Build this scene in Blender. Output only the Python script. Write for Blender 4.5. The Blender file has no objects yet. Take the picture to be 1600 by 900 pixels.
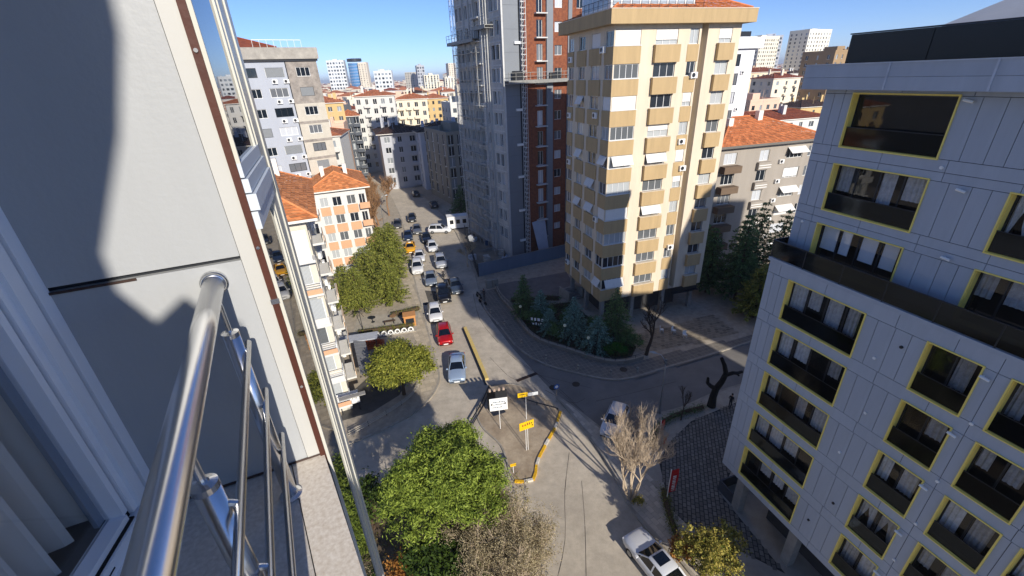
import bpy, bmesh, math, random
import numpy as np
from mathutils import Vector, Matrix
R = math.radians
scn = bpy.context.scene
col = scn.collection
# ------------------------------------------------------------------ camera, sky, sun, exposure
SUN_AZ, SUN_EL = R(152.3), R(25)
cam_d = bpy.data.cameras.new('camera'); cam = bpy.data.objects.new('camera', cam_d); col.objects.link(cam)
cam_d.sensor_width = 36; cam_d.lens = 680/1600*36; cam_d.clip_start = .05; cam_d.clip_end = 9000
P_, R_ = R(26), R(-2.5)
_f = Vector((0, math.cos(P_), -math.sin(P_))); _r = Vector((1, 0, 0)); _u = Vector((0, math.sin(P_), math.cos(P_)))
_R = math.cos(R_)*_r + math.sin(R_)*_u; _U = -math.sin(R_)*_r + math.cos(R_)*_u
cam.matrix_world = Matrix(((_R.x, _U.x, -_f.x, 0), (_R.y, _U.y, -_f.y, 0), (_R.z, _U.z, -_f.z, 30), (0, 0, 0, 1)))
scn.camera = cam
w = bpy.data.worlds.new('World'); scn.world = w; w.use_nodes = True
nt = w.node_tree; bg = nt.nodes['Background']
sky = nt.nodes.new('ShaderNodeTexSky'); sky.sky_type = 'NISHITA'; sky.sun_disc = False
sky.sun_elevation = SUN_EL; sky.sun_rotation = SUN_AZ; sky.altitude = 100; sky.air_density = .7; sky.dust_density = 0; sky.ozone_density = 7.5
tint = nt.nodes.new('ShaderNodeMix'); tint.data_type = 'RGBA'; tint.blend_type = 'MULTIPLY'; tint.inputs['Factor'].default_value = 1; tint.inputs['B'].default_value = (.95, .82, .85, 1)
nt.links.new(sky.outputs[0], tint.inputs['A']); nt.links.new(tint.outputs['Result'], bg.inputs[0]); bg.inputs[1].default_value = .1
sun_d = bpy.data.lights.new('sun', 'SUN'); sun_d.energy = 3.3; sun_d.angle = R(.55); sun_d.color = (1, .93, .83)
sun = bpy.data.objects.new('sun', sun_d); col.objects.link(sun); sun.location = (30, -60, 60)
sd = Vector((math.sin(SUN_AZ)*math.cos(SUN_EL), math.cos(SUN_AZ)*math.cos(SUN_EL), math.sin(SUN_EL)))
sun.rotation_euler = sd.to_track_quat('Z', 'Y').to_euler()
scn.view_settings.view_transform = 'Standard'; scn.view_settings.look = 'None'
scn.view_settings.exposure = .84; scn.view_settings.gamma = 1
# ------------------------------------------------------------------ materials
def lin(h):
    h = h.lstrip('#'); v = [int(h[i:i+2], 16)/255 for i in (0, 2, 4)]
    return tuple((c/12.92 if c <= .04045 else ((c+.055)/1.055)**2.4) for c in v)
MC = {}
def mat(name, hexc, rough=.7, var=.12, scale=3., bump=0., metal=0., island=0., spec=.4, c2=None, streak=False, objrand=0., stain=0., sscale=2., bscale=None, coord='Object', coat=0.):
    if name in MC: return MC[name]
    m = bpy.data.materials.new(name); m.use_nodes = True; t = m.node_tree; N = t.nodes; L = t.links
    b = N['Principled BSDF']; b.inputs['Roughness'].default_value = rough; b.inputs['Metallic'].default_value = metal
    b.inputs['Specular IOR Level'].default_value = spec
    if coat: b.inputs['Coat Weight'].default_value = coat; b.inputs['Coat Roughness'].default_value = .05
    c = lin(hexc)
    rgb = N.new('ShaderNodeRGB'); rgb.outputs[0].default_value = (*c, 1); out = rgb.outputs[0]
    tc = N.new('ShaderNodeTexCoord'); src = tc.outputs[coord]
    if streak:
        mp = N.new('ShaderNodeMapping'); mp.inputs['Scale'].default_value = (1, 1, .12); L.new(src, mp.inputs[0]); nsrc = mp.outputs[0]
    else: nsrc = src
    if var > 0 or c2:
        n = N.new('ShaderNodeTexNoise'); n.inputs['Scale'].default_value = scale; n.inputs['Detail'].default_value = 5; n.inputs['Roughness'].default_value = .65; L.new(nsrc, n.inputs['Vector'])
        r = N.new('ShaderNodeValToRGB'); r.color_ramp.elements[0].position = .3; r.color_ramp.elements[1].position = .7
        mx = N.new('ShaderNodeMix'); mx.data_type = 'RGBA'; L.new(n.outputs[0], r.inputs[0]); L.new(r.outputs[0], mx.inputs['Factor'])
        if c2: a = lin(c2); L.new(out, mx.inputs['A']); mx.inputs['B'].default_value = (*a, 1)
        else:
            mx.inputs['A'].default_value = (*[x*(1-var) for x in c], 1); mx.inputs['B'].default_value = (*[min(x*(1+var), .95) for x in c], 1)
        out = mx.outputs['Result']
    if stain:
        n3 = N.new('ShaderNodeTexNoise'); n3.inputs['Scale'].default_value = sscale; n3.inputs['Detail'].default_value = 8; n3.inputs['Roughness'].default_value = .75; L.new(nsrc, n3.inputs['Vector'])
        mr3 = N.new('ShaderNodeMapRange'); mr3.inputs['From Min'].default_value = .35; mr3.inputs['From Max'].default_value = .65; mr3.inputs['To Min'].default_value = 1-stain; mr3.inputs['To Max'].default_value = 1+stain*.6; L.new(n3.outputs[0], mr3.inputs[0])
        h3 = N.new('ShaderNodeHueSaturation'); L.new(mr3.outputs[0], h3.inputs['Value']); L.new(out, h3.inputs['Color']); out = h3.outputs[0]
    if island or objrand:
        if island: g = N.new('ShaderNodeNewGeometry'); rs = g.outputs['Random Per Island']; amt = island
        else: g = N.new('ShaderNodeObjectInfo'); rs = g.outputs['Random']; amt = objrand
        mr = N.new('ShaderNodeMapRange'); mr.inputs['To Min'].default_value = 1-amt; mr.inputs['To Max'].default_value = 1+amt; L.new(rs, mr.inputs[0])
        hs = N.new('ShaderNodeHueSaturation'); L.new(mr.outputs[0], hs.inputs['Value']); L.new(out, hs.inputs['Color']); out = hs.outputs[0]
    L.new(out, b.inputs['Base Color'])
    if bump:
        n2 = N.new('ShaderNodeTexNoise'); n2.inputs['Scale'].default_value = bscale or scale*6; n2.inputs['Detail'].default_value = 4; L.new(src, n2.inputs['Vector'])
        bp = N.new('ShaderNodeBump'); bp.inputs['Strength'].default_value = bump; bp.inputs['Distance'].default_value = .02; L.new(n2.outputs[0], bp.inputs['Height']); L.new(bp.outputs[0], b.inputs['Normal'])
    MC[name] = m; return m
def leafmat(name, ca, cb, trans=.25):
    if name in MC: return MC[name]
    m = bpy.data.materials.new(name); m.use_nodes = True; t = m.node_tree; N = t.nodes; L = t.links
    b = N['Principled BSDF']; b.inputs['Roughness'].default_value = .6; b.inputs['Specular IOR Level'].default_value = .2
    g = N.new('ShaderNodeNewGeometry'); r = N.new('ShaderNodeValToRGB'); r.color_ramp.elements[0].color = (*lin(ca), 1); r.color_ramp.elements[1].color = (*lin(cb), 1)
    L.new(g.outputs['Random Per Island'], r.inputs[0]); L.new(r.outputs[0], b.inputs['Base Color'])
    tr = N.new('ShaderNodeBsdfTranslucent'); L.new(r.outputs[0], tr.inputs[0]); ms = N.new('ShaderNodeMixShader'); ms.inputs[0].default_value = trans
    L.new(b.outputs[0], ms.inputs[1]); L.new(tr.outputs[0], ms.inputs[2]); L.new(ms.outputs[0], N['Material Output'].inputs[0])
    MC[name] = m; return m
def panemat(name, dark, light, thr=.55, rough=.06, island=False, vary=.5):
    """window glass seen from outside: some dark rooms, some drawn curtains, glossy surface"""
    if name in MC: return MC[name]
    m = bpy.data.materials.new(name); m.use_nodes = True; t = m.node_tree; N = t.nodes; L = t.links
    b = N['Principled BSDF']; b.inputs['Roughness'].default_value = rough; b.inputs['Specular IOR Level'].default_value = .6
    if island: g = N.new('ShaderNodeNewGeometry'); rs = g.outputs['Random Per Island']
    else: g = N.new('ShaderNodeObjectInfo'); rs = g.outputs['Random']
    r = N.new('ShaderNodeValToRGB'); r.color_ramp.interpolation = 'CONSTANT'
    e = r.color_ramp.elements; e[0].color = (*lin(dark), 1); e[1].position = thr; e[1].color = (*lin(light), 1)
    e2 = e.new(thr*vary); d = lin(dark); l = lin(light); e2.color = (*[d[i]*.75+l[i]*.25 for i in range(3)], 1)
    L.new(rs, r.inputs[0]); 
    wv = N.new('ShaderNodeTexWave'); wv.inputs['Scale'].default_value = 3.2; wv.inputs['Distortion'].default_value = 1.5; tc = N.new('ShaderNodeTexCoord'); L.new(tc.outputs['Object'], wv.inputs[0])
    mr = N.new('ShaderNodeMapRange'); mr.inputs['To Min'].default_value = .7; mr.inputs['To Max'].default_value = 1.1; L.new(wv.outputs['Fac'], mr.inputs[0])
    hs = N.new('ShaderNodeHueSaturation'); L.new(mr.outputs[0], hs.inputs['Value']); L.new(r.outputs[0], hs.inputs['Color']); L.new(hs.outputs[0], b.inputs['Base Color'])
    MC[name] = m; return m
def glassmat(name, tint='#101418', transp=.6, rough=.02, spec_fac=1.45, gcol=(1, 1, 1)):
    if name in MC: return MC[name]
    m = bpy.data.materials.new(name); m.use_nodes = True; t = m.node_tree; N = t.nodes; L = t.links
    N.remove(N['Principled BSDF'])
    tr = N.new('ShaderNodeBsdfTransparent'); c = lin(tint); tr.inputs[0].default_value = (*[transp + (1-transp)*x for x in c], 1) if transp > .5 else (*[max(x, transp*.9) for x in c], 1)
    gl = N.new('ShaderNodeBsdfGlossy'); gl.inputs['Roughness'].default_value = rough; gl.inputs[0].default_value = (*gcol, 1)
    lw = N.new('ShaderNodeLayerWeight'); lw.inputs['Blend'].default_value = .5; pw = N.new('ShaderNodeMath'); pw.operation = 'POWER'; pw.inputs[1].default_value = 4; L.new(lw.outputs['Facing'], pw.inputs[0])
    fr = N.new('ShaderNodeMath'); fr.operation = 'MULTIPLY_ADD'; fr.inputs[1].default_value = .7; fr.inputs[2].default_value = (spec_fac-1)*.12; L.new(pw.outputs[0], fr.inputs[0])
    ms = N.new('ShaderNodeMixShader'); L.new(fr.outputs[0], ms.inputs[0]); L.new(tr.outputs[0], ms.inputs[1]); L.new(gl.outputs[0], ms.inputs[2]); L.new(ms.outputs[0], N['Material Output'].inputs[0])
    MC[name] = m; return m
def tilemat(name, ca, cb, sx=2.2, sy=2.8):
    """roof tile colour: row to row variation; relief comes from built rows"""
    return mat(name, ca, .85, .25, 1.3, bump=.4, island=.3, c2=cb)
# ------------------------------------------------------------------ helpers
class MB:
    def __init__(s): s.v = []; s.f = []
    def quad(s, *p):
        n = len(s.v); s.v += [tuple(q) for q in p]; s.f.append(tuple(range(n, n+len(p))))
    def box(s, x0, y0, z0, x1, y1, z1):
        n = len(s.v); s.v += [(x0,y0,z0),(x1,y0,z0),(x1,y1,z0),(x0,y1,z0),(x0,y0,z1),(x1,y0,z1),(x1,y1,z1),(x0,y1,z1)]
        s.f += [(n+a,n+b,n+c,n+d) for a,b,c,d in ((0,3,2,1),(4,5,6,7),(0,1,5,4),(1,2,6,5),(2,3,7,6),(3,0,4,7))]; return s
    def obox(s, c, ux, uy, uz):
        """box from a corner and three edge vectors"""
        c = Vector(c); ux = Vector(ux); uy = Vector(uy); uz = Vector(uz); n = len(s.v)
        for k in (0, 1):
            for a, b in ((0,0),(1,0),(1,1),(0,1)): s.v.append(tuple(c+ux*a+uy*b+uz*k))
        s.f += [(n+a,n+b,n+c_,n+d) for a,b,c_,d in ((0,3,2,1),(4,5,6,7),(0,1,5,4),(1,2,6,5),(2,3,7,6),(3,0,4,7))]; return s
    def tube(s, pts, r, n=6, cap=True):
        pts = [Vector(p) for p in pts]; rr = r if isinstance(r, (list, tuple)) else [r]*len(pts); base = len(s.v)
        for i, p in enumerate(pts):
            d = (pts[min(i+1, len(pts)-1)]-pts[max(i-1, 0)])
            if d.length < 1e-9: d = Vector((0,0,1))
            d.normalize(); a = d.cross(Vector((0,0,1)))
            if a.length < .05: a = d.cross(Vector((1,0,0)))
            a.normalize(); b = d.cross(a)
            for k in range(n):
                t = 2*math.pi*k/n; s.v.append(tuple(p+(a*math.cos(t)+b*math.sin(t))*rr[i]))
        for i in range(len(pts)-1):
            for k in range(n):
                q = base+i*n; s.f.append((q+k, q+(k+1)%n, q+n+(k+1)%n, q+n+k))
        if cap and n > 2: s.f.append(tuple(base+k for k in range(n))[::-1]); e = base+(len(pts)-1)*n; s.f.append(tuple(e+k for k in range(n)))
        return s
    def disc(s, c, r, axis='z', n=12, h=.02):
        c = Vector(c); d = {'x': Vector((h,0,0)), 'y': Vector((0,h,0)), 'z': Vector((0,0,h))}[axis]; s.tube([c-d/2, c+d/2], r, n); return s
    def prism(s, poly, z0, z1):
        n = len(s.v); k = len(poly)
        s.v += [(x, y, z0) for x, y in poly]+[(x, y, z1) for x, y in poly]
        s.f.append(tuple(range(n+k, n+2*k)))
        s.f += [(n+i, n+(i+1)%k, n+k+(i+1)%k, n+k+i) for i in range(k)]; return s
    def mesh(s, name, m=None, smooth=False):
        me = bpy.data.meshes.new(name); me.from_pydata(s.v, [], s.f)
        if m: me.materials.append(m)
        if smooth: me.polygons.foreach_set('use_smooth', [True]*len(me.polygons))
        me.update(); return me
    def build(s, name, m, parent=None, smooth=False, **k):
        return link(name, s.mesh(name, m, smooth), parent, **k)
def link(name, me, parent=None, loc=(0,0,0), rz=0, label=None, cat=None, group=None, kind=None, scale=None, tri=False):
    o = bpy.data.objects.new(name, me); col.objects.link(o); o.location = loc; o.rotation_euler = (0, 0, rz)
    if scale: o.scale = scale
    if parent: o.parent = parent
    return tag(o, label, cat, group, kind)
def tag(o, label=None, cat=None, group=None, kind=None):
    if label: o['label'] = label
    if cat: o['category'] = cat
    if group: o['group'] = group
    if kind: o['kind'] = kind
    return o
def thing(name, label, cat, loc=(0,0,0), rz=0, group=None): return link(name, None, None, loc, rz, label, cat, group)
def polyobj(name, poly, z0, z1, m, **k):
    bm = bmesh.new(); vs = [bm.verts.new((x, y, z1)) for x, y in poly]; f = bm.faces.new(vs)
    if f.normal.z < 0: f.normal_flip()
    if z1 > z0:
        r = bmesh.ops.extrude_edge_only(bm, edges=list(f.edges))
        for v in r['geom']:
            if isinstance(v, bmesh.types.BMVert): v.co.z = z0
    bmesh.ops.triangulate(bm, faces=[f]); me = bpy.data.meshes.new(name); bm.to_mesh(me); bm.free(); me.materials.append(m)
    return link(name, me, **k)
def smooth_line(p, k=5):
    out = []; p = [Vector((*q, 0)) if len(q) == 2 else Vector(q) for q in p]
    for i in range(len(p)-1):
        a, b, c, d = p[max(i-1,0)], p[i], p[i+1], p[min(i+2, len(p)-1)]
        for j in range(k):
            t = j/k; out.append(.5*((2*b)+(c-a)*t+(2*a-5*b+4*c-d)*t*t+(3*b-a-3*c+d)*t**3))
    out.append(p[-1]); return out
def resample(p, step):
    out = [p[0]]; acc = 0
    for i in range(1, len(p)):
        seg = (p[i]-p[i-1]).length
        while acc+seg >= step and seg > 1e-6:
            t = (step-acc)/seg; q = p[i-1].lerp(p[i], t); out.append(q); p = p[:i-1]+[q]+p[i:]; seg = (p[i]-p[i-1]).length; acc = 0
        acc += seg
    return out
def copy_tree(o, parent=None, mats=None):
    c = o.copy(); col.objects.link(c); c.parent = parent
    for ch in o.children: copy_tree(ch, c)
    return c
def kerb_stones(mb, line, w_, h, z=0, L_=1.0, gap=.025, side=1):
    pts = resample(line, L_)
    for a, b in zip(pts, pts[1:]):
        d = (b-a); l = d.length; d.normalize(); n = Vector((-d.y, d.x, 0))*side
        mb.obox(a+d*gap/2+Vector((0,0,z)), d*(l-gap), n*w_, Vector((0,0,h)))
ORD = ['first','second','third','fourth','fifth','sixth','seventh','eighth','ninth','tenth','eleventh','twelfth','thirteenth','fourteenth','fifteenth','sixteenth','seventeenth','eighteenth','nineteenth','twentieth']+[f'{i}th' for i in range(21, 60)]
rnd = random.Random(7)
HAZE = .00024
# ------------------------------------------------------------------ shared materials
m_asphalt = mat('asphalt', '#c4b9a6', .92, c2='#a99f8f', scale=.25, stain=.16, sscale=1.3, bump=.5, bscale=30)
m_walk = mat('paving', '#a89d8b', .9, .16, 1.2, stain=.15, bump=.4, bscale=12)
m_kerb = mat('kerb_concrete', '#9c9588', .85, .15, 2, island=.15)
m_ground = mat('ground_soil', '#7a7266', .95, .25, .02, c2='#5c5a4c')
m_soil = mat('soil', '#5a4c3c', .95, .3, 1.5, bump=.6)
m_grass = mat('lawn', '#2c3a1c', .95, .3, 1.2, bump=.8, bscale=20)
m_white = mat('white_plastic', '#e8e8e4', .4, .04, 2)
m_whitewall = mat('white_render', '#e4e0d6', .85, .08, .8, streak=True)
m_steel = mat('stainless', '#dedede', .24, .03, 4, metal=1.)
m_dark = mat('dark_metal', '#22252a', .45, .1, 4)
m_black = mat('black_rubber', '#121212', .8, .1, 4)
m_yellow = mat('yellow_paint', '#e0b40c', .5, .1, 6, bump=.1)
m_redp = mat('red_paint', '#b81414', .5, .1, 5)
m_concrete = mat('concrete', '#8f8c86', .9, .2, 1.1, bump=.3)
m_wood = mat('bark', '#4a3a2c', .95, .25, 6, bump=.5)
m_twig = mat('pale_twig', '#b8a68e', .9, .2, 6)
m_pane = panemat('window_pane', '#1c242c', '#c8ccd0', .62)
m_paneI = panemat('window_pane_far', '#242a30', '#9aa2a8', .72, island=True)
# ------------------------------------------------------------------ setting: ground, roads, pavements
g = MB(); g.quad((-4500,-600,-.03),(4500,-600,-.03),(4500,8000,-.03),(-4500,8000,-.03)); g.build('ground', m_ground, kind='structure')
g = MB(); g.quad((-75,-30,0),(75,-30,0),(75,215,0),(-75,215,0)); g.build('road', m_asphalt, kind='structure')
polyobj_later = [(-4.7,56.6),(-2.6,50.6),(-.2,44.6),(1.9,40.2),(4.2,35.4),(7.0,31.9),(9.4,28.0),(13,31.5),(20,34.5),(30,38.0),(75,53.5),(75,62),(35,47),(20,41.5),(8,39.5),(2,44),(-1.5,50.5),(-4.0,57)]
kerbL = [(-95,205),(-60,168),(-38.1,134.7),(-28.2,109.2),(-22.6,90.8),(-18.2,74),(-15.2,63),(-12.4,53.5),(-10.1,45.3),(-8.7,40.7),(-8.4,38.4),(-8.9,36.1),(-10.2,33.9),(-12,32.3),(-14.2,30.8),(-19,28.6),(-30,25)]
kerbR = [(-50,172),(-31,138.6),(-23.1,121.2),(-14.3,98.9),(-9,79.4),(-6.2,67.1),(-4.3,55.8),(-1.8,49.7),(.4,44.5),(3.3,41),(7,38.9),(10.0,37.7),(12.6,37.8),(17,39.4),(21.6,41),(26.5,42.9),(35.1,46.1),(75,60)]
kL = smooth_line(kerbL, 4); kR = smooth_line(kerbR, 4)
polyobj('pavement', [(p.x, p.y) for p in kL]+[(-100,25),(-100,205)], 0, .13, m_walk, kind='structure')
polyobj('pavement', [(p.x, p.y) for p in kR]+[(75,172)], 0, .13, m_walk, kind='structure')
own_edge = smooth_line([(-30,22.5),(-18,24.5),(-11,25.6),(-6,27.2),(-2.9,27.0),(-1.2,24.2),(.5,20),(1.0,14),(1.0,-30)], 4)
polyobj('pavement', [(p.x, p.y) for p in own_edge]+[(-30,-30)], 0, .13, mat('own_yard_soil', '#6e604c', .95, c2='#554838', scale=.8, bump=.5), kind='structure')
rw_l = smooth_line([(4.0,35.3),(5.8,31.2),(7.6,25.6),(8.3,22),(9.6,19.4),(10.9,17.2),(13,10),(15,-30)], 4)
rw_r = smooth_line([(4.2,35.6),(7.1,31.7),(9.4,28.2),(10.4,27.1),(11.2,30),(12.6,32),(15.8,32.9),(20.6,35.1),(26.9,37.2),(36,41),(75,54)], 4)
polyobj('pavement', [(p.x, p.y) for p in rw_l]+[(75,-30)]+[(p.x, p.y) for p in reversed(rw_r)], 0, .13, mat('pale_paving', '#a49c8e', .9, .16, 1.0, bump=.4, bscale=12), kind='structure')
isl = smooth_line([(-2.9,37.6),(-2.2,37.7),(.2,37.4),(2.8,35.2),(4.2,33),(3.5,31.1),(2.6,29.4),(1.5,27.1),(1,25.3),(-.5,25.3),(-1.0,27.2),(-1.6,29.2),(-3.4,31.6),(-3.9,34),(-2.9,37.6)], 4)
polyobj('cross_road_shade_sheet', polyobj_later, .002, .004, mat('cross_shade_asphalt', '#85817a', .9, c2='#726e68', scale=.4, stain=.16, sscale=1.6, bump=.5, bscale=30), kind='structure')  # darker sheet: shade on the cross street put into its asphalt colour
polyobj('traffic_island', [(p.x, p.y) for p in isl[:-1]], 0, .1, mat('island_concrete', '#b6a68e', .9, c2='#93826c', scale=.6, stain=.2, sscale=2, bump=.4), kind='structure')
k = MB()
for ln, sd_ in ((kL, 1), (kR, -1), (own_edge, 1), (rw_l, -1), (rw_r, 1)):
    sub = [p for p in ln if p.y < 120 and p.y > -5 and abs(p.x) < 60]
    kerb_stones(k, sub, .2, .15, 0, .9, side=-sd_)
kerb_stones(k, isl, .14, .125, 0, .8, side=1)
k.build('kerb', m_kerb, kind='structure')
# paver tiles on the curved pavement of the corner and on the forecourt (joined: too small to pick apart)
def pavers(name, poly, z, dx, dy, az, m, gap=.02, zj=.012, stag=True, minus=()):
    xs = [p[0] for p in poly]; ys = [p[1] for p in poly]; cx, cy = sum(xs)/len(xs), sum(ys)/len(ys); R0 = max(max(xs)-min(xs), max(ys)-min(ys))
    ca, sa = math.cos(az), math.sin(az); mb = MB(); rr = random.Random(3)
    def inside(x, y, P):
        c = False; j = len(P)-1
        for i in range(len(P)):
            if (P[i][1] > y) != (P[j][1] > y) and x < (P[j][0]-P[i][0])*(y-P[i][1])/(P[j][1]-P[i][1])+P[i][0]: c = not c
            j = i
        return c
    ny = int(R0/dy)+2; nx = int(R0/dx)+2
    for j in range(-ny, ny):
        for i in range(-nx, nx):
            u = (i+(.5 if stag and j % 2 else 0))*dx; v = j*dy; x = cx+u*ca-v*sa; y = cy+u*sa+v*ca
            if inside(x, y, poly) and not any(inside(x, y, q) for q in minus):
                h = z+rr.uniform(.006, zj+.008); n = len(mb.v); a, b = dx/2-gap, dy/2-gap
                for sx, sy in ((-1,-1),(1,-1),(1,1),(-1,1)): mb.v.append((x+sx*a*ca-sy*b*sa, y+sx*a*sa+sy*b*ca, h))
                mb.f.append((n, n+1, n+2, n+3))
    return mb.build(name, m, kind='stuff', label='joined pieces of '+name.replace('_', ' ')+' laid beside the road', cat='paving')
fore = [(11.0,21.5),(11.4,23.5),(11.8,26.5),(13.6,28.7),(16.3,31),(21.7,33.3),(28.2,35.8),(34,34),(30,26),(18,26),(15.5,23),(17,17)]
polyobj('forecourt_base', fore, .13, .136, mat('paver_joint', '#3c3a36', .95), kind='structure')
pavers('forecourt_paving', fore, .137, .42, .3, R(72), mat('grey_pavers', '#77726a', .85, .1, 2, island=.25), gap=.03, zj=.02)
walkpoly = [(p.x, p.y) for p in kR if p.y < 62 and p.x < 30]
inner = [(29.8,45.3),(22.5,43.2),(15.5,41.4),(13.3,40.6),(11.2,40.4),(9.4,41.2),(5.7,43.9),(3.3,45.6),(1.7,48.3),(-.2,54.3),(-1.5,57.3),(-2.4,61)]
pavers('corner_paving', walkpoly+inner, .132, .5, .5, R(20), mat('corner_pavers', '#7a746a', .85, .1, 2, island=.12), gap=.015, zj=.006, stag=False)
rwp = [(4.4,35.0),(6,31.3),(7.9,25.7),(8.6,22.2),(9.9,19.6),(11.2,17.2),(13.0,17.2),(12.2,19.6),(11.3,22),(10.4,25.5),(9.2,27.9),(7.1,31.3)]
pavers('pavement_slabs', rwp, .132, .6, .4, R(-62), mat('pale_slabs', '#c2b8a6', .85, .1, 2, island=.14), gap=.012, zj=.006)
lw = [(p.x-.35, p.y) for p in kL if 37 < p.y < 100]; lw2 = [(p.x-2.2, p.y) for p in kL if 37 < p.y < 100][::-1]
pavers('left_pavement_slabs', lw+lw2, .132, .6, .6, R(-70), mat('left_slabs', '#b8ab94', .85, .1, 2, island=.14), gap=.015, zj=.006, stag=False)
# asphalt patches, cracks sealed with tar, manhole covers, drain grate
def tar(pts, r=.05):
    mb = MB(); p = smooth_line(pts, 3)
    for a, b in zip(p, p[1:]):
        d = (b-a); l = d.length
        if l < 1e-4: continue
        d.normalize(); n = Vector((-d.y, d.x, 0)); q = rnd.uniform(.6, 1.3)*r; z = Vector((0,0,.006))
        mb.quad(a-n*q+z, b-n*q+z, b+n*q+z, a+n*q+z)
    return mb
tb = MB()
for pts in ([(-3,43),(-1,39.5),(0,38.5)], [(-1,44),(1,41),(4,37.5),(6,34)], [(.5,42),(3,38.6),(6.5,33)], [(2,17),(3,20),(3.5,24),(4.4,28)], [(4,17),(4.6,21),(5,25)], [(2,39.5),(5,38),(8,36.5)], [(8,34.5),(12,35.5),(17,37)], [(-6,60),(-4.6,52),(-2,46)], [(-14,66),(-12,60),(-9.5,52)], [(3,36.6),(5.5,34.4),(7,35)]):
    q = tar(pts, .022); n = len(tb.v); tb.v += q.v; tb.f += [tuple(i+n for i in f) for f in q.f]
tb.build('road_cracks', mat('tar', '#4a4640', .8), kind='stuff', label='thin dark tar sealed cracks wandering across the junction asphalt', cat='road crack')
polyobj('road_patch', [(-13.8,62),(-11.9,61.5),(-10.6,56.8),(-12.3,56.9)], .003, .004, mat('patch', '#5b5750', .9, .15, 2), kind='structure')
for i, (x, y, lab) in enumerate([(3.9,36.9,'round iron manhole cover in the shaded road above the island tip'),(6.4,37.3,'round iron manhole cover in the middle of the shaded cross road'),(-12.9,57.4,'round iron manhole cover on the left pavement edge'),(12.0,39.3,'round iron manhole cover on the corner pavement near the lamp')]):
    t = thing('manhole_cover', lab, 'manhole cover', (x, y, .004 if i != 3 else .15))
    MB().disc((0,0,.008), .42, n=20, h=.016).build('rim', m_dark, t); q = MB(); q.disc((0,0,.012), .36, n=20, h=.02)
    for a in range(-3, 4): q.box(-.3, a*.09-.015, .02, .3, a*.09+.015, .028)
    q.build('lid', mat('iron', '#3a342e', .7, .2, 8), t)
t = thing('drain_grate', 'long rusty drain grate set in the lit road at the shade edge', 'drain', (1.2, 38.9, .004), R(28))
MB().box(-1.3,-.22,0,1.3,.22,.012).build('frame', mat('rust_iron', '#4a3020', .8, .2, 8), t)
q = MB()
for a in range(26): q.box(-1.25+a*.097, -.19, .012, -1.2+a*.097, .19, .03)
q.build('bars', m_dark, t)
# painted island kerb: alternating yellow and white stones
t = thing('painted_kerb', 'curved kerb of yellow and white stones round the island tip', 'kerb', (0,0,0))
pl = resample(smooth_line([(4.25,33.1),(3.55,31.1),(2.65,29.4),(1.55,27.1),(1.05,25.2),(-.5,25.15)], 5), .78)
ws = mat('white_stone', '#cfc9bb', .75, .15, 5, stain=.25, sscale=5, bump=.3); ys = mat('yellow_stone', '#d8a81c', .75, .15, 5, stain=.25, sscale=5, bump=.3)
for i, (a, b) in enumerate(zip(pl, pl[1:])):
    d = (b-a); l = d.length; d.normalize(); n = Vector((-d.y, d.x, 0))
    MB().obox(a+d*.012-n*(.1+.01*(i % 2)), d*(l-.024), n*.21, Vector((0,0,.19+.012*(i % 3)))).build('kerb_stone', ys if (i % 3) != 2 else ws, t)
t = thing('median_kerb', 'straight worn yellow median kerb between the two lanes', 'kerb', (0,0,0))
pl = resample([Vector((-6.5,49.9,0)), Vector((-2.95,37.9,0))], .9)
for i, (a, b) in enumerate(zip(pl, pl[1:])):
    d = (b-a); l = d.length; d.normalize(); n = Vector((-d.y, d.x, 0))
    MB().obox(a+d*.015-n*.2, d*(l-.03), n*.4, Vector((0,0,.24))).build('kerb_stone', mat('worn_yellow', '#d6b956', .8, .2, 5, bump=.3, c2='#b8a67c') , t)
MB().obox((-6.95,49.8,.005), (3.55,-12.0,0), (.22,.06,0), (0,0,.05)).build('gutter_strip', m_dark, t)
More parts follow.
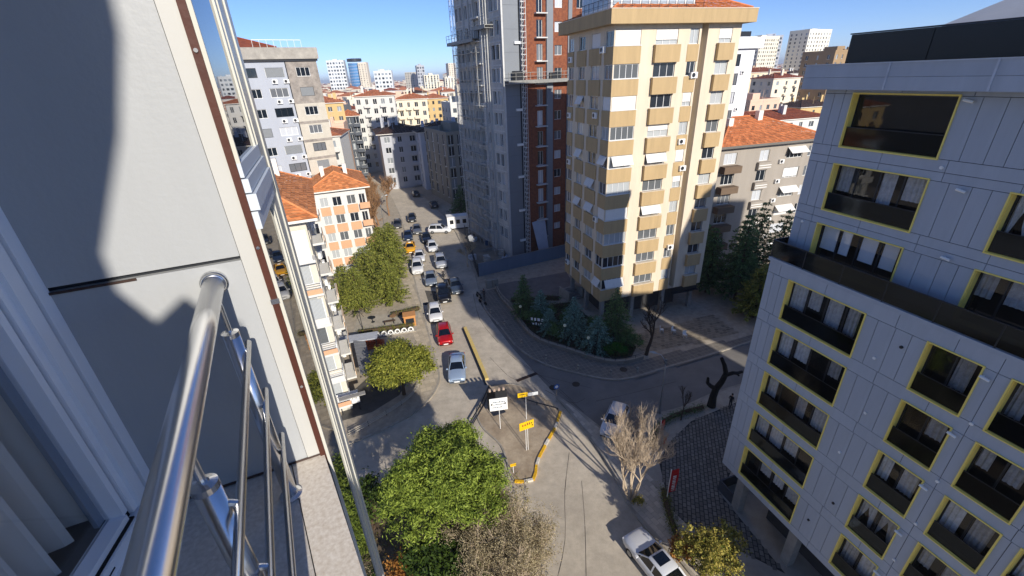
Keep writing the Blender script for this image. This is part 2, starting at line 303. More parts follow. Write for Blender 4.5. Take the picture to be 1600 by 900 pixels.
# vehicles etc. are built further down
# ------------------------------------------------------------------ building kit
WC = {}
def win_mesh(w_, h, nx, nz=0, t=.06, d=.07, fm=None):
    key = ('w', round(w_,2), round(h,2), nx, nz, t, fm.name)
    if key in WC: return WC[key]
    m = MB(); m.box(0,0,0,w_,d,t); m.box(0,0,h-t,w_,d,h); m.box(0,0,t,t,d,h-t); m.box(w_-t,0,t,w_,d,h-t)
    for i in range(1, nx): x = w_*i/nx; m.box(x-t*.45,.004,t,x+t*.45,d-.004,h-t)
    if nz: z = h*nz; m.box(t,.006,z-t*.4,w_-t,d-.006,z+t*.4)
    p = MB(); p.quad((t*.5,d*.6,t*.5),(w_-t*.5,d*.6,t*.5),(w_-t*.5,d*.6,h-t*.5),(t*.5,d*.6,h-t*.5))
    WC[key] = (m.mesh('window_frame', fm), p); return WC[key]
class Bld:
    def __init__(s, name, label, x, y, az, W, D, cat='building', group=None, z=0):
        s.root = thing(name, label, cat, (x, y, z), R(90-az), group); s.W, s.D = W, D; s.pc = {}
    def tr(s, face, a, z, d=0):
        return {'F': (a, d, z), 'L': (d, a, z), 'R': (s.W-d, a, z), 'B': (a, s.D-d, z)}[face]
    def face(s, mb, face, z0, z1, op=(), depth=.15, a0=0, a1=None, off=0):
        a1 = a1 if a1 is not None else (s.W if face in 'FB' else s.D)
        xs = sorted({a0, a1, *[round(v,4) for o in op for v in (o[0], o[2])]}); zs = sorted({z0, z1, *[round(v,4) for o in op for v in (o[1], o[3])]})
        xs = [x for x in xs if a0-1e-6 <= x <= a1+1e-6]; zs = [z for z in zs if z0-1e-6 <= z <= z1+1e-6]
        T = lambda a, z, d=0: s.tr(face, a, z, d+off)
        for i in range(len(xs)-1):
            run = None
            for j in range(len(zs)-1):
                cx, cz = (xs[i]+xs[i+1])/2, (zs[j]+zs[j+1])/2
                if not any(o[0] < cx < o[2] and o[1] < cz < o[3] for o in op):
                    mb.quad(T(xs[i],zs[j]), T(xs[i+1],zs[j]), T(xs[i+1],zs[j+1]), T(xs[i],zs[j+1]))
        for o in op:
            a, b, c, d = o[:4]
            mb.quad(T(a,b),T(c,b),T(c,b,depth),T(a,b,depth)); mb.quad(T(a,d),T(c,d),T(c,d,depth),T(a,d,depth))
            mb.quad(T(a,b),T(a,d),T(a,d,depth),T(a,b,depth)); mb.quad(T(c,b),T(c,d),T(c,d,depth),T(c,b,depth))
    def place(s, face, a, z, w_, inset):
        if face == 'F': return (a, inset, z), 0
        if face == 'L': return (inset, a+w_, z), -math.pi/2
        if face == 'R': return (s.W-inset, a, z), math.pi/2
        return (a+w_, s.D-inset, z), math.pi
    def win(s, face, a, z, w_, h, nx=2, nz=0, inset=.09, fm=None, pm=None, t=.06, name='window'):
        fm = fm or m_white; pm = pm or m_pane; fr, p = win_mesh(w_, h, nx, nz, t, .07, fm); loc, rz = s.place(face, a, z, w_, inset)
        o = link(name, fr, s.root, loc, rz)
        k = (w_, h, nx, pm.name, fm.name, t)
        if k not in s.pc: s.pc[k] = p.mesh('pane', pm)
        link('pane', s.pc[k], o); return o
    def bx(s, name, m, a0, d0, z0, a1, d1, z1, face='F', **k):
        """box on a face: a along the face, d outward (negative) or inward, z"""
        p, q = s.tr(face, a0, z0, d0), s.tr(face, a1, z1, d1)
        return MB().box(min(p[0],q[0]), min(p[1],q[1]), z0, max(p[0],q[0]), max(p[1],q[1]), z1).build(name, m, s.root, **k)
    def bxm(s, mb, a0, d0, z0, a1, d1, z1, face='F'):
        p, q = s.tr(face, a0, z0, d0), s.tr(face, a1, z1, d1)
        mb.box(min(p[0],q[0]), min(p[1],q[1]), z0, max(p[0],q[0]), max(p[1],q[1]), z1)
    def ac(s, face, a, z):
        k = ('ac',)
        if k not in WC:
            u = MB(); u.box(0,0,0,.8,.3,.58); u.box(.05,-.02,-.05,.1,.3,0); u.box(.7,-.02,-.05,.75,.3,0)
            fan = MB(); fan.tube([(.3,-.015,.29),(.3,.0,.29)], .22, 14)
            WC[k] = (u.mesh('air_conditioner', m_white), fan.mesh('fan', m_dark))
        loc, rz = s.place(face, a, z, .8, -.32); o = link('air_conditioner', WC[k][0], s.root, loc, rz); link('fan', WC[k][1], o)
    def hip_roof(s, z, h, over, m, ridge_in=None, tiles=True, eave=.18, wm=None, row=.42, x0=0, x1=None, y0=0, y1=None):
        X0, X1, Y0, Y1 = x0-over, (x1 if x1 is not None else s.W)+over, y0-over, (y1 if y1 is not None else s.D)+over
        if wm: s_ = MB().box(X0+.02,Y0+.02,z-eave,X1-.02,Y1-.02,z).build('eaves', wm, s.root)
        ri = ridge_in if ridge_in is not None else min(X1-X0, Y1-Y0)/2
        if X1-X0 >= Y1-Y0: A, B = (X0+ri, (Y0+Y1)/2), (X1-ri, (Y0+Y1)/2)
        else: A, B = ((X0+X1)/2, Y0+ri), ((X0+X1)/2, Y1-ri)
        A3, B3 = Vector((*A, z+h)), Vector((*B, z+h)); C = [Vector((X0,Y0,z)), Vector((X1,Y0,z)), Vector((X1,Y1,z)), Vector((X0,Y1,z))]
        if X1-X0 >= Y1-Y0: planes = [(C[0],C[1],B3,A3),(C[1],C[2],B3,B3),(C[2],C[3],A3,B3),(C[3],C[0],A3,A3)]
        else: planes = [(C[0],C[1],A3,A3),(C[1],C[2],B3,A3),(C[2],C[3],B3,B3),(C[3],C[0],A3,B3)]
        rf = MB()
        for p0, p1, p2, p3 in planes:
            L_ = ((p3+p2)/2-(p0+p1)/2).length; n = max(2, int(L_/row)) if tiles else 1
            nn = (p1-p0).cross(p3-p0); nn.normalize(); nn = nn if nn.z > 0 else -nn
            for i in range(n):
                a, b = i/n, (i+1)/n; q0, q1, q2, q3 = p0.lerp(p3,a), p1.lerp(p2,a), p1.lerp(p2,b), p0.lerp(p3,b)
                W_ = (q1-q0).length; k = max(1, int(W_/.5)) if tiles else 1; up = nn*(.07 if tiles else .02)
                for j in range(k):
                    c, d = j/k, (j+1)/k; e = nn*(.025*(j % 2)) if tiles else nn*0
                    rf.quad(q0.lerp(q1,c)+up+e, q0.lerp(q1,d)+up+e, q3.lerp(q2,d)+e, q3.lerp(q2,c)+e)
                if tiles: rf.quad(q0, q1, q1+up, q0+up)
        rr = rf.build('roof', m, s.root)
        rg = MB()
        for a, b in ((A3,B3),(C[0],A3),(C[1],planes[0][2]),(C[3],planes[2][3] if X1-X0 >= Y1-Y0 else B3),(C[2],B3)):
            if (a-b).length > .1: rg.tube([a+Vector((0,0,.06)), b+Vector((0,0,.06))], .11, 6)
        rg.build('ridge', m, rr); return rr
def simple_building(name, label, x, y, az, W, D, H, wm, floors, nF, nL, pm=None, roof=None, roofm=None, ww=1.3, wh=1.4, group=None, z0=1., depth=.14, faces='FL', band=None, roofh=1.8, over=.5, frames=True, para=.8, fm=None):
    b = Bld(name, label, x, y, az, W, D, group=group); mb = MB(); ph = (H-z0-.5)/floors; wmb = MB(); fmb = MB(); pm = pm or m_paneI
    for f_ in 'FLRB':
        n = {'F': nF, 'L': nL, 'R': nL, 'B': 0}[f_] if f_ in faces else 0; A = W if f_ in 'FB' else D; op = []
        if n:
            for i in range(floors):
                for j in range(n):
                    a = A*(j+.5)/n+rnd.uniform(-.03,.03); wv = ww*(.7 if (j % 3 == 1) else 1); z = z0+i*ph+.9
                    op.append((a-wv/2, z, a+wv/2, z+wh))
                    T = lambda aa, zz, d: b.tr(f_, aa, zz, d)
                    wmb.quad(T(a-wv/2,z,depth), T(a+wv/2,z,depth), T(a+wv/2,z+wh,depth), T(a-wv/2,z+wh,depth))
                    if frames: b.bxm(fmb, a-.04, depth-.05, z, a+.04, depth-.01, z+wh, f_); b.bxm(fmb, a-wv/2-.05, -.04, z-.1, a+wv/2+.05, .05, z-.02, f_)
        b.face(mb, f_, 0, H, op, depth)
    if roof != 'hip': mb.box(0,0,H-.02,W,D,H)
    b.walls = mb.build('wall', wm, b.root)
    if wmb.v: wmb.build('window_panes', pm, b.root, kind='stuff')
    if fmb.v: fmb.build('window_frames', fm or m_white, b.root, kind='stuff')
    bal = MB()
    if 'F' in faces and W < 20 and H < 40 and rnd.random() < .75:
        cs = [j for j in range(nF) if rnd.random() < .4] or [0]
        for i in range(floors):
            for j in cs:
                a = W*(j+.5)/nF; z = z0+i*ph-.15; b.bxm(bal, a-ww*.85, -1.0, z, a+ww*.85, -.01, z+.15); b.bxm(bal, a-ww*.85, -1.0, z+.15, a+ww*.85, -.92, z+.95)
        bal.build('balconies', band or wm, b.root, kind='stuff')
    tp = MB()
    for _ in range(rnd.randint(2, 5)):
        cx, cy, ch = rnd.uniform(.15, .85)*W, rnd.uniform(.2, .8)*D, rnd.uniform(1.2, 2.6)+(roofh*.6 if roof == 'hip' else 0); cw = rnd.uniform(.3, .8); tp.box(cx-cw, cy-.3, H, cx+cw*.4, cy+.4, H+ch)
    for _ in range(rnd.randint(1, 3)):
        cx, cy = rnd.uniform(.1, .9)*W, rnd.uniform(.1, .9)*D; tp.tube([(cx, cy, H), (cx, cy, H+rnd.uniform(3, 5))], .06, 4)
    tp.build('rooftop_stacks', wm, b.root, kind='stuff')
    if roof == 'hip': b.hip_roof(H, roofh, over, roofm, tiles=H < 40, wm=m_whitewall, row=.9)
    else:
        q = MB(); q.box(-.05,-.05,H,W+.05,.2,H+para); q.box(-.05,D-.2,H,W+.05,D+.05,H+para); q.box(-.05,.2,H,.2,D-.2,H+para); q.box(W-.2,.2,H,W+.05,D-.2,H+para)
        q.build('parapet', band or wm, b.root)
        q = MB(); q.box(W*.35,D*.3,H,W*.6,D*.7,H+2.4); q.build('stair_house', band or wm, b.root)
    return b
# ------------------------------------------------------------------ GREY BUILDING with yellow framed windows (right)
clad = mat('grey_cladding', '#aab1ba', .42, .05, .6, stain=.05, sscale=1.2, bump=.03, objrand=.03, streak=True)
joint = mat('cladding_joint', '#3a3d42', .8)
yel = mat('yellow_surround', '#f4dc74', .45, .05, 3)
m_int = mat('room_dark', '#1a1b1f', .9, .3, 1.5)
m_curt = mat('sheer_curtain', '#b4b7bb', .9, .25, 5, objrand=.3)
m_blind = mat('white_blind', '#e8eaee', .85, .04, 3)
g_pane = glassmat('clear_pane', '#8a9098', .8, .02, 1.35); g_bal = glassmat('smoked_glass', '#0c0e12', .2, .06, 1.4, gcol=(.4, .48, .6))
G = Bld('cladded_building', 'slate grey panel clad apartment building with yellow framed windows at the right edge', 14.8, 22.7, 162.1, 26, 11.5)
FZ = 4.05; FP = 3.08
cols1 = [(1.45, 5.5, 4), (8.1, 9.92, 2), (10.8, 12.6, 2), (13.25, 15.1, 2), (17.6, 19.4, 2)]
lowop = [(a, FZ+i*FP+.55, b, FZ+i*FP+2.95, n) for i in range(5) for a, b, n in cols1]
upz = [(26.3, 28.62), (23.2, 25.45), (20.2, 22.42)]
upop = [(1.42, z0, 5.45, z1, 4 if z1 < 26 else 1) for z0, z1 in upz]+[(8.1, z0, 10.9, z1, 3) for z0, z1 in upz[1:]]+[(13.4, z0, 16.2, z1, 3) for z0, z1 in upz[1:]]
wb = MB()
G.face(wb, 'F', FZ, 20.1, lowop, .38); G.face(wb, 'L', FZ, 20.1); G.face(wb, 'R', FZ, 20.1); G.face(wb, 'B', FZ, 28.8)
wb.quad((0,0,FZ),(26,0,FZ),(26,11.5,FZ),(0,11.5,FZ)); wb.quad((0,0,20.08),(26,0,20.08),(26,1.6,20.08),(0,1.6,20.08))
G.face(wb, 'F', 20.1, 28.8, upop, .38, off=1.0); G.face(wb, 'L', 20.1, 28.8, a0=1.0); G.face(wb, 'R', 20.1, 28.8, a0=1.0)
wall = wb.build('wall', joint, G.root)
# cladding panels, each a piece
def panels(xs, zs, ops, off, stag=0):
    for j in range(len(zs)-1):
        for i in range(len(xs)-1):
            a, b, c, d = xs[i], xs[i+1], zs[j], zs[j+1]; cx, cz = (a+b)/2, (c+d)/2
            if any(o[0]-.01 < cx < o[2]+.01 and o[1]-.01 < cz < o[3]+.01 for o in ops): continue
            key = ('pn', round(b-a, 2), round(d-c, 2))
            if key not in WC: WC[key] = MB().box(0,-.03,0,b-a-.022,0.0,d-c-.022).mesh('panel', clad)
            link('panel', WC[key], wall, (a+.011, off, c+.011))
lz = [FZ]
for i in range(5): lz += [FZ+i*FP+.55, FZ+i*FP+2.95]
xs_band = [0, .75, 3.45, 6.8, 8.95, 10.36, 12.9, 15.6, 19.5, 23, 26]; xs_col = [0, .42, .95, 1.45, 5.5, 6.1, 6.85, 7.5, 8.1, 9.92, 10.36, 10.8, 12.6, 12.93, 13.25, 15.1, 16.3, 17.6, 19.4, 21.5, 23.8, 26]
for i in range(5):
    z = FZ+i*FP
    panels(xs_band, [z-(.13 if i else 0), z+.55], [], 0); panels(xs_col, [z+.55, z+2.95], lowop, 0)
panels(xs_band, [FZ+5*FP-.13, 20.1], [], 0)
ux = [0, .5, .98, 1.42, 5.45, 6.2, 6.95, 7.55, 8.1, 10.9, 11.7, 12.6, 13.4, 16.2, 19, 22, 26]
for z0, z1 in upz: panels(ux, [z0+.001, z1], upop+[(8.1, 26.0, 8.2, 26.01)], 1.0)
for a, b in ((22.42, 23.2), (25.45, 26.3)): panels([0, 1.0, 3.4, 5.9, 8.3, 11.7, 15, 19, 23, 26], [a, a+.36, b], [], 1.0)
panels([0, 1.0, 3.4, 5.9, 8.3, 11.7, 15, 19, 23, 26], [28.62, 28.8], [], 1.0)
sid = MB()
for i in range(6):
    for j in range(5): G.bxm(sid, j*2.3+.02, -.03, FZ+i*2.66+.02, j*2.3+2.28, 0, FZ+i*2.66+2.64, 'L')
sid.build('end_panels', clad, G.root)
def curtain_mesh(w_, h, style, seed):
    r = random.Random(seed); m = MB(); n = max(2, int(w_/.06))
    if style == 'blind': m.box(.03, 0, h*.38, w_-.03, .02, h); return m
    lo = 0 if style == 'full' else h*random.Random(seed+9).choice([.3, .3, .42, .5])
    for i in range(n):
        a, b = w_*i/n, w_*(i+1)/n; y = lambda k: .035*math.sin(k*2.1+seed)
        sw = (lambda t: 1) if style != 'tied' else None
        if style == 'tied':
            tc_ = abs((i+.5)/n-.5)*2; zz = h*(1-tc_)*.75; m.quad((a,y(i),zz),(b,y(i+1),h*(1-abs((i+1.5)/n-.5)*2)*.75 if i < n-1 else zz),(b,y(i+1),h),(a,y(i),h))
        else: m.quad((a,y(i),lo),(b,y(i+1),lo),(b,y(i+1),h),(a,y(i),h))
    return m
def loggia(a, z, w_, h, n, off, seed, bal=True, style='half'):
    fr, _ = win_mesh(w_-.02, h-.02, n, 0, .07, .06, m_dark); o = link('window', fr, G.root, (a+.01, off+.30, z+.01))
    key = ('sur', round(w_,2), round(h,2))
    if key not in WC:
        s = MB(); t = .055
        s.box(-t,-.38,-t,w_+t,-.3,0); s.box(-t,-.38,h,w_+t,-.3,h+t); s.box(-t,-.38,0,0,-.3,h); s.box(w_,-.38,0,w_+t,-.3,h)
        s.box(0,-.3,0,.02,-.02,h); s.box(w_-.02,-.3,0,w_,-.02,h); s.box(.02,-.3,h-.02,w_-.02,-.02,h); s.box(.02,-.3,0,w_-.02,-.02,.02)
        WC[key] = s.mesh('surround', yel)
        q = MB(); q.quad((.03,.03,.05),(w_-.05,.03,.05),(w_-.05,.03,h-.05),(.03,.03,h-.05)); WC[key+('p',)] = q.mesh('pane', g_pane)
        q = MB(); q.box(.02,-.27,.04,w_-.04,-.262,h*.37); WC[key+('b',)] = q.mesh('balustrade', g_bal)
        q = MB(); q.box(.02,-.285,h*.37,w_-.04,-.245,h*.37+.03); WC[key+('r',)] = q.mesh('handrail', m_dark)
        q = MB(); q.quad((-.01,.95,-.05),(w_,.95,-.05),(w_,.95,h),(-.01,.95,h)); q.quad((-.01,.08,0),(w_,.08,0),(w_,.95,0),(-.01,.95,0)); q.quad((-.01,.08,0),(-.01,.95,0),(-.01,.95,h),(-.01,.08,h)); q.quad((w_,.08,0),(w_,.95,0),(w_,.95,h),(w_,.08,h)); q.quad((-.01,.08,h-.01),(w_,.08,h-.01),(w_,.95,h-.01),(-.01,.95,h-.01)); WC[key+('i',)] = q.mesh('room', m_int)
    link('surround', WC[key], o); link('pane', WC[key+('p',)], o)
    if bal: link('balustrade', WC[key+('b',)], o); link('handrail', WC[key+('r',)], o)
    link('room', WC[key+('i',)], o)
    r = random.Random(seed)
    for i in range(n):
        if style == 'none': break
        if style == 'half' and r.random() < .2: continue
        st = style if style != 'mix' else r.choice(['full', 'half', 'half'])
        pw = (w_-.1)/n-.12; wv = pw*r.uniform(.6, 1)
        curtain_mesh(wv, h-.12, st, seed+i).build('curtain', m_blind if st == 'blind' else m_curt, o).location = (.07+(w_-.04)/n*i, .1, .06)
sd_ = 0
for i in range(5):
    for ci, (a, b, n) in enumerate(cols1[:4]):
        sd_ += 1; st = ['mix', 'full', 'half', 'half', 'half'][(i*2+ci) % 5] if ci else 'half'
        if (i, ci) == (1, 1): st = 'tied'
        loggia(a, FZ+i*FP+.55, b-a, 2.4, n, 0, sd_, True, st)
for k_, (a, z0, b, z1, n) in enumerate(upop[:5]):
    loggia(a, z0, b-a, z1-z0, n, 1.0, 50+k_, bal=z0 > 21, style=['none', 'half', 'blind', 'tied', 'half'][k_])
# top parapet band with seams (off by a hair from the upper wall), terrace, balustrade
pb = []
for a, b in ((-.75, 3.1), (3.1, 6.6), (6.6, 10.4), (10.4, 14.5), (14.5, 20), (20, 26.6)):
    for z0, z1 in ((28.83, 29.33), (29.34, 29.86)): G.bx('parapet_panel', clad, a+.02, .2, z0, b-.02, .5, z1)
pc = MB(); G.bxm(pc, -.75, .5, 28.82, 26.6, 11.9, 29.5); pc.build('roof_slab', mat('roof_felt', '#4a4a4c', .9, .2, 1), G.root)
G.bx('parapet_cap', mat('pale_trim', '#b9bfc8', .4), -.78, .16, 29.861, 26.6, .56, 29.9)
for x in (3.1, 6.6, 10.4): G.bx('seam_strip', MC['pale_trim'], x-.035, .17, 28.84, x+.035, .2, 29.86)
G.bx('terrace_deck', mat('terrace_tile', '#2c2c30', .7, .2, 3), .05, .1, 20.1, 26, .99, 20.14)
lg = G.bx('ledge', clad, -.12, -.06, 19.98, 26, .1, 20.18)
for i in range(13):
    a = -.08+i*2.0; gp = G.bx('balustrade_glass', g_bal, a+.03, .0, 20.24, a+1.97, .015, 21.15); G.bx('balustrade_post', m_dark, a-.025, .0, 20.18, a+.025, .05, 21.15)
G.bx('balustrade_rail', m_dark, -.1, -.02, 21.16, 26, .04, 21.2)
q = MB(); q.box(-.1,.06,20.24,-.085,1.3,21.15); q.build('balustrade_glass', g_bal, G.root); q = MB(); q.box(-.12,.06,21.16,-.06,1.3,21.2); q.build('balustrade_rail', m_dark, G.root)
# penthouse: black glass storey set back, with a pale pitched canopy on top
bg_ = mat('black_glass', '#0c0d10', .25, .1, .5, spec=.35)
for i in range(6): G.bx('penthouse_pane', bg_, .1+i*3.4, 1.6, 29.55, .1+i*3.4+3.37, 1.7, 31.08)
G.bx('penthouse_wall', m_dark, .1, 1.75, 29.5, 20.5, 8.8, 31.0)
G.bx('penthouse_rail', m_dark, .05, 1.55, 31.09, 20.5, 1.72, 31.14)
q = MB(); q.quad((3.2,2.4,31.16),(14,2.4,31.16),(14,5.5,33.6),(6.6,5.5,33.2)); q.quad((3.2,2.4,31.10),(14,2.4,31.10),(14,5.5,33.54),(6.6,5.5,33.14)); q.quad((3.2,2.4,31.10),(14,2.4,31.10),(14,2.4,31.16),(3.2,2.4,31.16)); q.quad((3.2,2.4,31.1),(3.2,2.4,31.16),(6.6,5.5,33.2),(6.6,5.5,33.14))
q.build('canopy_roof', mat('pale_metal_roof', '#b8babc', .4, .06, 1), G.root)
for (a, z) in ((10.05, 19.0), (9.98, 16.1), (9.99, 13.0), (9.98, 9.9), (9.97, 6.8), (12.72, 10.6), (5.75, 28.5), (6.6, 25.3), (7.0, 22.6)):
    off = 1.0 if z > 20 else 0
    q = MB(); q.tube([(a,-.03+off,z),(a,-.14+off,z-.02)], .03, 8); q.build('camera_bracket', m_white, G.root)
    c_ = MB(); c_.tube([(a-.05,-.22+off,z+.02),(a+.03,-.2+off,z),(a+.24,-.14+off,z-.06)], [.055,.06,.06], 8); c_.build('security_camera', m_white, G.root)
for (a, z) in ((6.5, 17.5), (7.3, 18.6), (7.0, 14.6), (6.6, 11.6), (7.2, 8.4), (6.4, 6.0), (10.4, 16.9), (10.35, 13.6), (10.4, 10.9), (10.35, 8.2), (.55, 22.3), (5.75, 26.0)):
    off = 1.0 if z > 20 else 0; q = MB(); q.tube([(a,-.03+off,z),(a,-.09+off,z)], .07, 10); q.build('vent_cap', m_white if (int(z*10) % 3) else m_dark, G.root)
# recessed dark ground floor with pillars
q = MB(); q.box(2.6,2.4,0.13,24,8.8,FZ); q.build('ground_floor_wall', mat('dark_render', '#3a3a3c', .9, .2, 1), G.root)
for x in (1.2, 5.5, 10, 14.5, 19, 23.5): MB().box(x-.3,.8,.13,x+.3,1.4,FZ).build('pillar', m_concrete, G.root)
q = MB(); q.box(-.6,.9,.13,.9,1.0,1.15); q.box(-.6,1.0,.13,-.5,6.5,1.15); q.box(-.5,6.4,.13,2.4,6.5,1.15); q.build('entrance_parapet', mat('dark_slate', '#3c4048', .6, .1, 2), G.root)
# ------------------------------------------------------------------ unseen buildings behind the camera, placed and sized to shade the corner
S = simple_building('apartment_block', 'long flat roofed apartment block added unseen behind the grey clad building to shade the corner', 28.2, -11, 90, 18.2, 10, 30.2, m_whitewall, 9, 6, 3)
t = thing('stepped_shade_tower', 'tall stepped tower added unseen beyond the grey clad building, shaped for its shade', 'building')
q = MB(); pr = [(48.7,0),(48.7,28),(46.9,31.2),(47.4,35),(51.2,44),(54,46),(72,46.5),(72,0)]; n = len(pr)  # added tower: profile and slant shaped to throw shade on the beige tower
q.v += [(x,-1,z) for x, z in pr]+[(x+5.8,-12,z) for x, z in pr]; q.f.append(tuple(range(n))); q.f.append(tuple(range(2*n-1, n-1, -1)))
q.f += [(i,(i+1) % n,n+(i+1) % n,n+i) for i in range(n)]; q.build('wall', m_whitewall, t)
q = MB()
for i in range(10):
    for j in range(6): q.box(52+j*3.2,-.98,3+i*3,53.4+j*3.2,-.9,4.4+i*3)
q.build('window_panes', m_paneI, t, kind='stuff')
# ------------------------------------------------------------------ BEIGE TOWER
bwall = mat('beige_render', '#d5c7b0', .88, .05, .7, stain=.08, sscale=1.5, bump=.15, streak=True); ochre = mat('ochre_panel', '#b49b72', .85, .05, 1.5, stain=.1, sscale=1.8, bump=.15, streak=True)
m_alu = mat('white_aluminium', '#dcdcda', .4, .04, 3)
curtp = panemat('tower_pane', '#262c34', '#b4b8b8', .5, .08)
B = Bld('beige_tower', 'tall beige and ochre apartment tower on the street corner, sunlit on its front', 11, 48.5, 73.5, 15, 10.6)
k0, PT = 32.2, 2.97
wins = []   # windows between parapets: z from top-PT+? ; parapet k covers [k0-PT*k-1.6, k0-PT*k]
colF = [(4.5, 7.45), (8.5, 9.95), (12.1, 14.1)]; colL = [(2.45, 5.1), (5.9, 8.2)]
fb = MB(); opF = []; opL = []
for k_ in range(10):
    zt = k0-PT*k_; zb = zt; za = zt+1.37
    opF += [(.12, zb, 2.98, za)]+[(a+.18, zb, b-.18, za) for a, b in colF]; opL += [(.12, zb, 1.7, za)]+[(a+.35, zb, b-.35, za) for a, b in colL]+[(9.2, zb, 10.5, za)]
BZ = 3.87
B.face(fb, 'F', BZ, 34.0, opF, .3, a1=10.05); B.face(fb, 'F', BZ, 34.0, opF, .3, a0=10.85); B.face(fb, 'L', BZ, 34.0, opL, .3); B.face(fb, 'R', BZ, 34.0); B.face(fb, 'B', BZ, 34.0)
fb.quad((0,0,BZ),(15,0,BZ),(15,10.6,BZ),(0,10.6,BZ)); fb.quad((10.05,0,BZ),(10.05,1.3,BZ),(10.05,1.3,34),(10.05,0,34)); fb.quad((10.85,0,BZ),(10.85,1.3,BZ),(10.85,1.3,34),(10.85,0,34)); fb.quad((10.05,1.3,BZ),(10.85,1.3,BZ),(10.85,1.3,34),(10.05,1.3,34))
fb.build('wall', bwall, B.root)
B.bx('downpipe', m_alu, 10.4, 1.1, BZ, 10.52, 1.25, 34)
awn = mat('white_awning', '#dcdad4', .85, .06, 3, bump=.2)
def awning(face, a, b, z, out=.55, drop=.95):
    m = MB(); n = 4
    for i in range(n):
        p, q_ = a+(b-a)*i/n, a+(b-a)*(i+1)/n
        m.quad(B.tr(face,p,z,-.03), B.tr(face,q_,z,-.03), B.tr(face,q_,z-drop,-out+.03*(i % 2)), B.tr(face,p,z-drop,-out))
        m.quad(B.tr(face,p,z-.02,-.02), B.tr(face,q_,z-.02,-.02), B.tr(face,q_,z-drop-.02,-out+.03*(i % 2)), B.tr(face,p,z-drop-.02,-out))
    m.build('awning', awn, B.root)
kindF = {0: 'b w g w', 1: 'g g g g', 2: 'b g w g', 3: 'g s g g', 4: 'a a b g', 5: 'g g s g', 6: 'b a g g', 7: 'g g g g', 8: 'o g g g', 9: 'a g g g'}
kindL = {0: 'g w g g', 1: 'g g g g', 2: 'w g a g', 3: 'g s g g', 4: 'a g a g', 5: 'g a g g', 6: 'b a a g', 7: 'g g g g', 8: 'o g g g', 9: 'a g g g'}
mblind = mat('roller_shutter', '#e2e0da', .7, .03, 2)
for k_ in range(10):
    zt = k0-PT*k_
    kf = kindF[k_].split(); kl = kindL[k_].split()
    for ci, (a, b) in enumerate([(.12, 2.98)]+[(a+.18, b-.18) for a, b in colF]):
        t_ = kf[ci]; B.win('F', a+.01, zt+.01, b-a-.02, 1.35, 4 if ci == 0 else 3 if ci == 1 else 2, 0, .07 if ci == 0 else .12, m_alu, curtp)
        if t_ in 'wb': B.bx('shutter', mblind, a+.05, .03, zt+(.06 if t_ == 'b' else .45), b-.05, .05, zt+1.33)
        if t_ == 's': B.bx('shutter', mblind, a+.05, .03, zt+.7, b-.05, .05, zt+1.33)
        if t_ == 'a': awning('F', a+(.3 if ci == 0 else 0), b, zt+1.3)
    for ci, (a, b) in enumerate([(.12, 1.7)]+[(a+.35, b-.35) for a, b in colL]+[(9.2, 10.5)]):
        t_ = kl[ci]; B.win('L', a+.01, zt+.01, b-a-.02, 1.35, 2, 0, .07 if ci in (0, 3) else .12, m_alu, curtp)
        if t_ in 'wb': B.bx('shutter', mblind, a+.05, .03, zt+.06, b-.05, .05, zt+1.33, 'L')
        if t_ == 'a': awning('L', a, b, zt+1.3, .5, .85)
    # parapet boxes: bay corner band flush, balconies proud
    zl = max(zt-1.6, BZ+.01)
    q = MB(); B.bxm(q, -.05, -.05, zl, 3.05, 0, zt-.02); B.bxm(q, 0.001, -.05, zl, 1.8, 0, zt-.02, 'L'); q.build('bay_parapet', ochre, B.root)
    for a, b in ((4.5, 7.45), (12.1, 14.1)): B.bx('balcony_parapet', ochre, a, -.42, zl, b, 0, zt-.02); B.bx('balcony_coping', bwall, a-.03, -.45, zt-.02, b+.03, .0, zt+.03)
    B.bx('spandrel', ochre, 8.52, -.04, zl, 9.93, 0, zt-.03)
    for a, b in colL+[(9.15, 10.6)]: B.bx('spandrel', ochre, a, -.12, zl, b, 0, zt-.02, 'L')
    q = MB(); B.bxm(q, .02, -.09, zt-.03, 3.08, -.0, zt+.03); q.build('sill', m_alu, B.root)
for f_, a, z in (('F', 9.2, 29.0), ('F', 8.7, 22.3), ('F', 9.3, 19.3), ('F', 9.0, 9.6), ('L', 1.5, 31.7), ('L', 2.6, 25.4), ('L', 9.3, 31.1), ('L', 9.4, 25.0), ('L', 1.4, 13.9), ('L', 9.3, 19.4), ('L', 9.2, 5.4)): B.ac(f_, a, z)
q = MB(); q.box(-.95,-.95,34.0,15.9,11.6,35.2); q.build('cornice', ochre, B.root)
q = MB(); q.box(-.99,-.99,35.2,15.94,11.64,35.27); q.build('cornice_cap', bwall, B.root)
tile = tilemat('terracotta_tiles', '#cc8050', '#b0683e')
B.hip_roof(35.28, 2.7, .55, tile, wm=None)
ph = MB(); B.face(ph, 'F', 35.27, 37.9, [(-.3+.1+i*1.02, 35.6, -.3+1.0+i*1.02, 37.6) for i in range(9)], .1, a0=-.4, a1=9.0, off=.3); ph.box(-.4,.42,35.27,9.0,6.5,37.9); ph.build('penthouse_wall', m_white, B.root)
for i in range(9): B.bx('penthouse_pane', mat('bright_pane', '#aab4bc', .15, .1, 1, spec=.6), -.2+i*1.02, .38, 35.6, .7+i*1.02, .4, 37.6)
pl_ = MB()
for i in range(5): pl_.box(-.41,.8+i*1.1,35.6,-.405,1.8+i*1.1,37.6)
pl_.build('penthouse_side_panes', MC['bright_pane'], B.root); B.bx('penthouse_roof', m_white, -.7, 0.0, 37.9, 9.3, 6.8, 38.1)
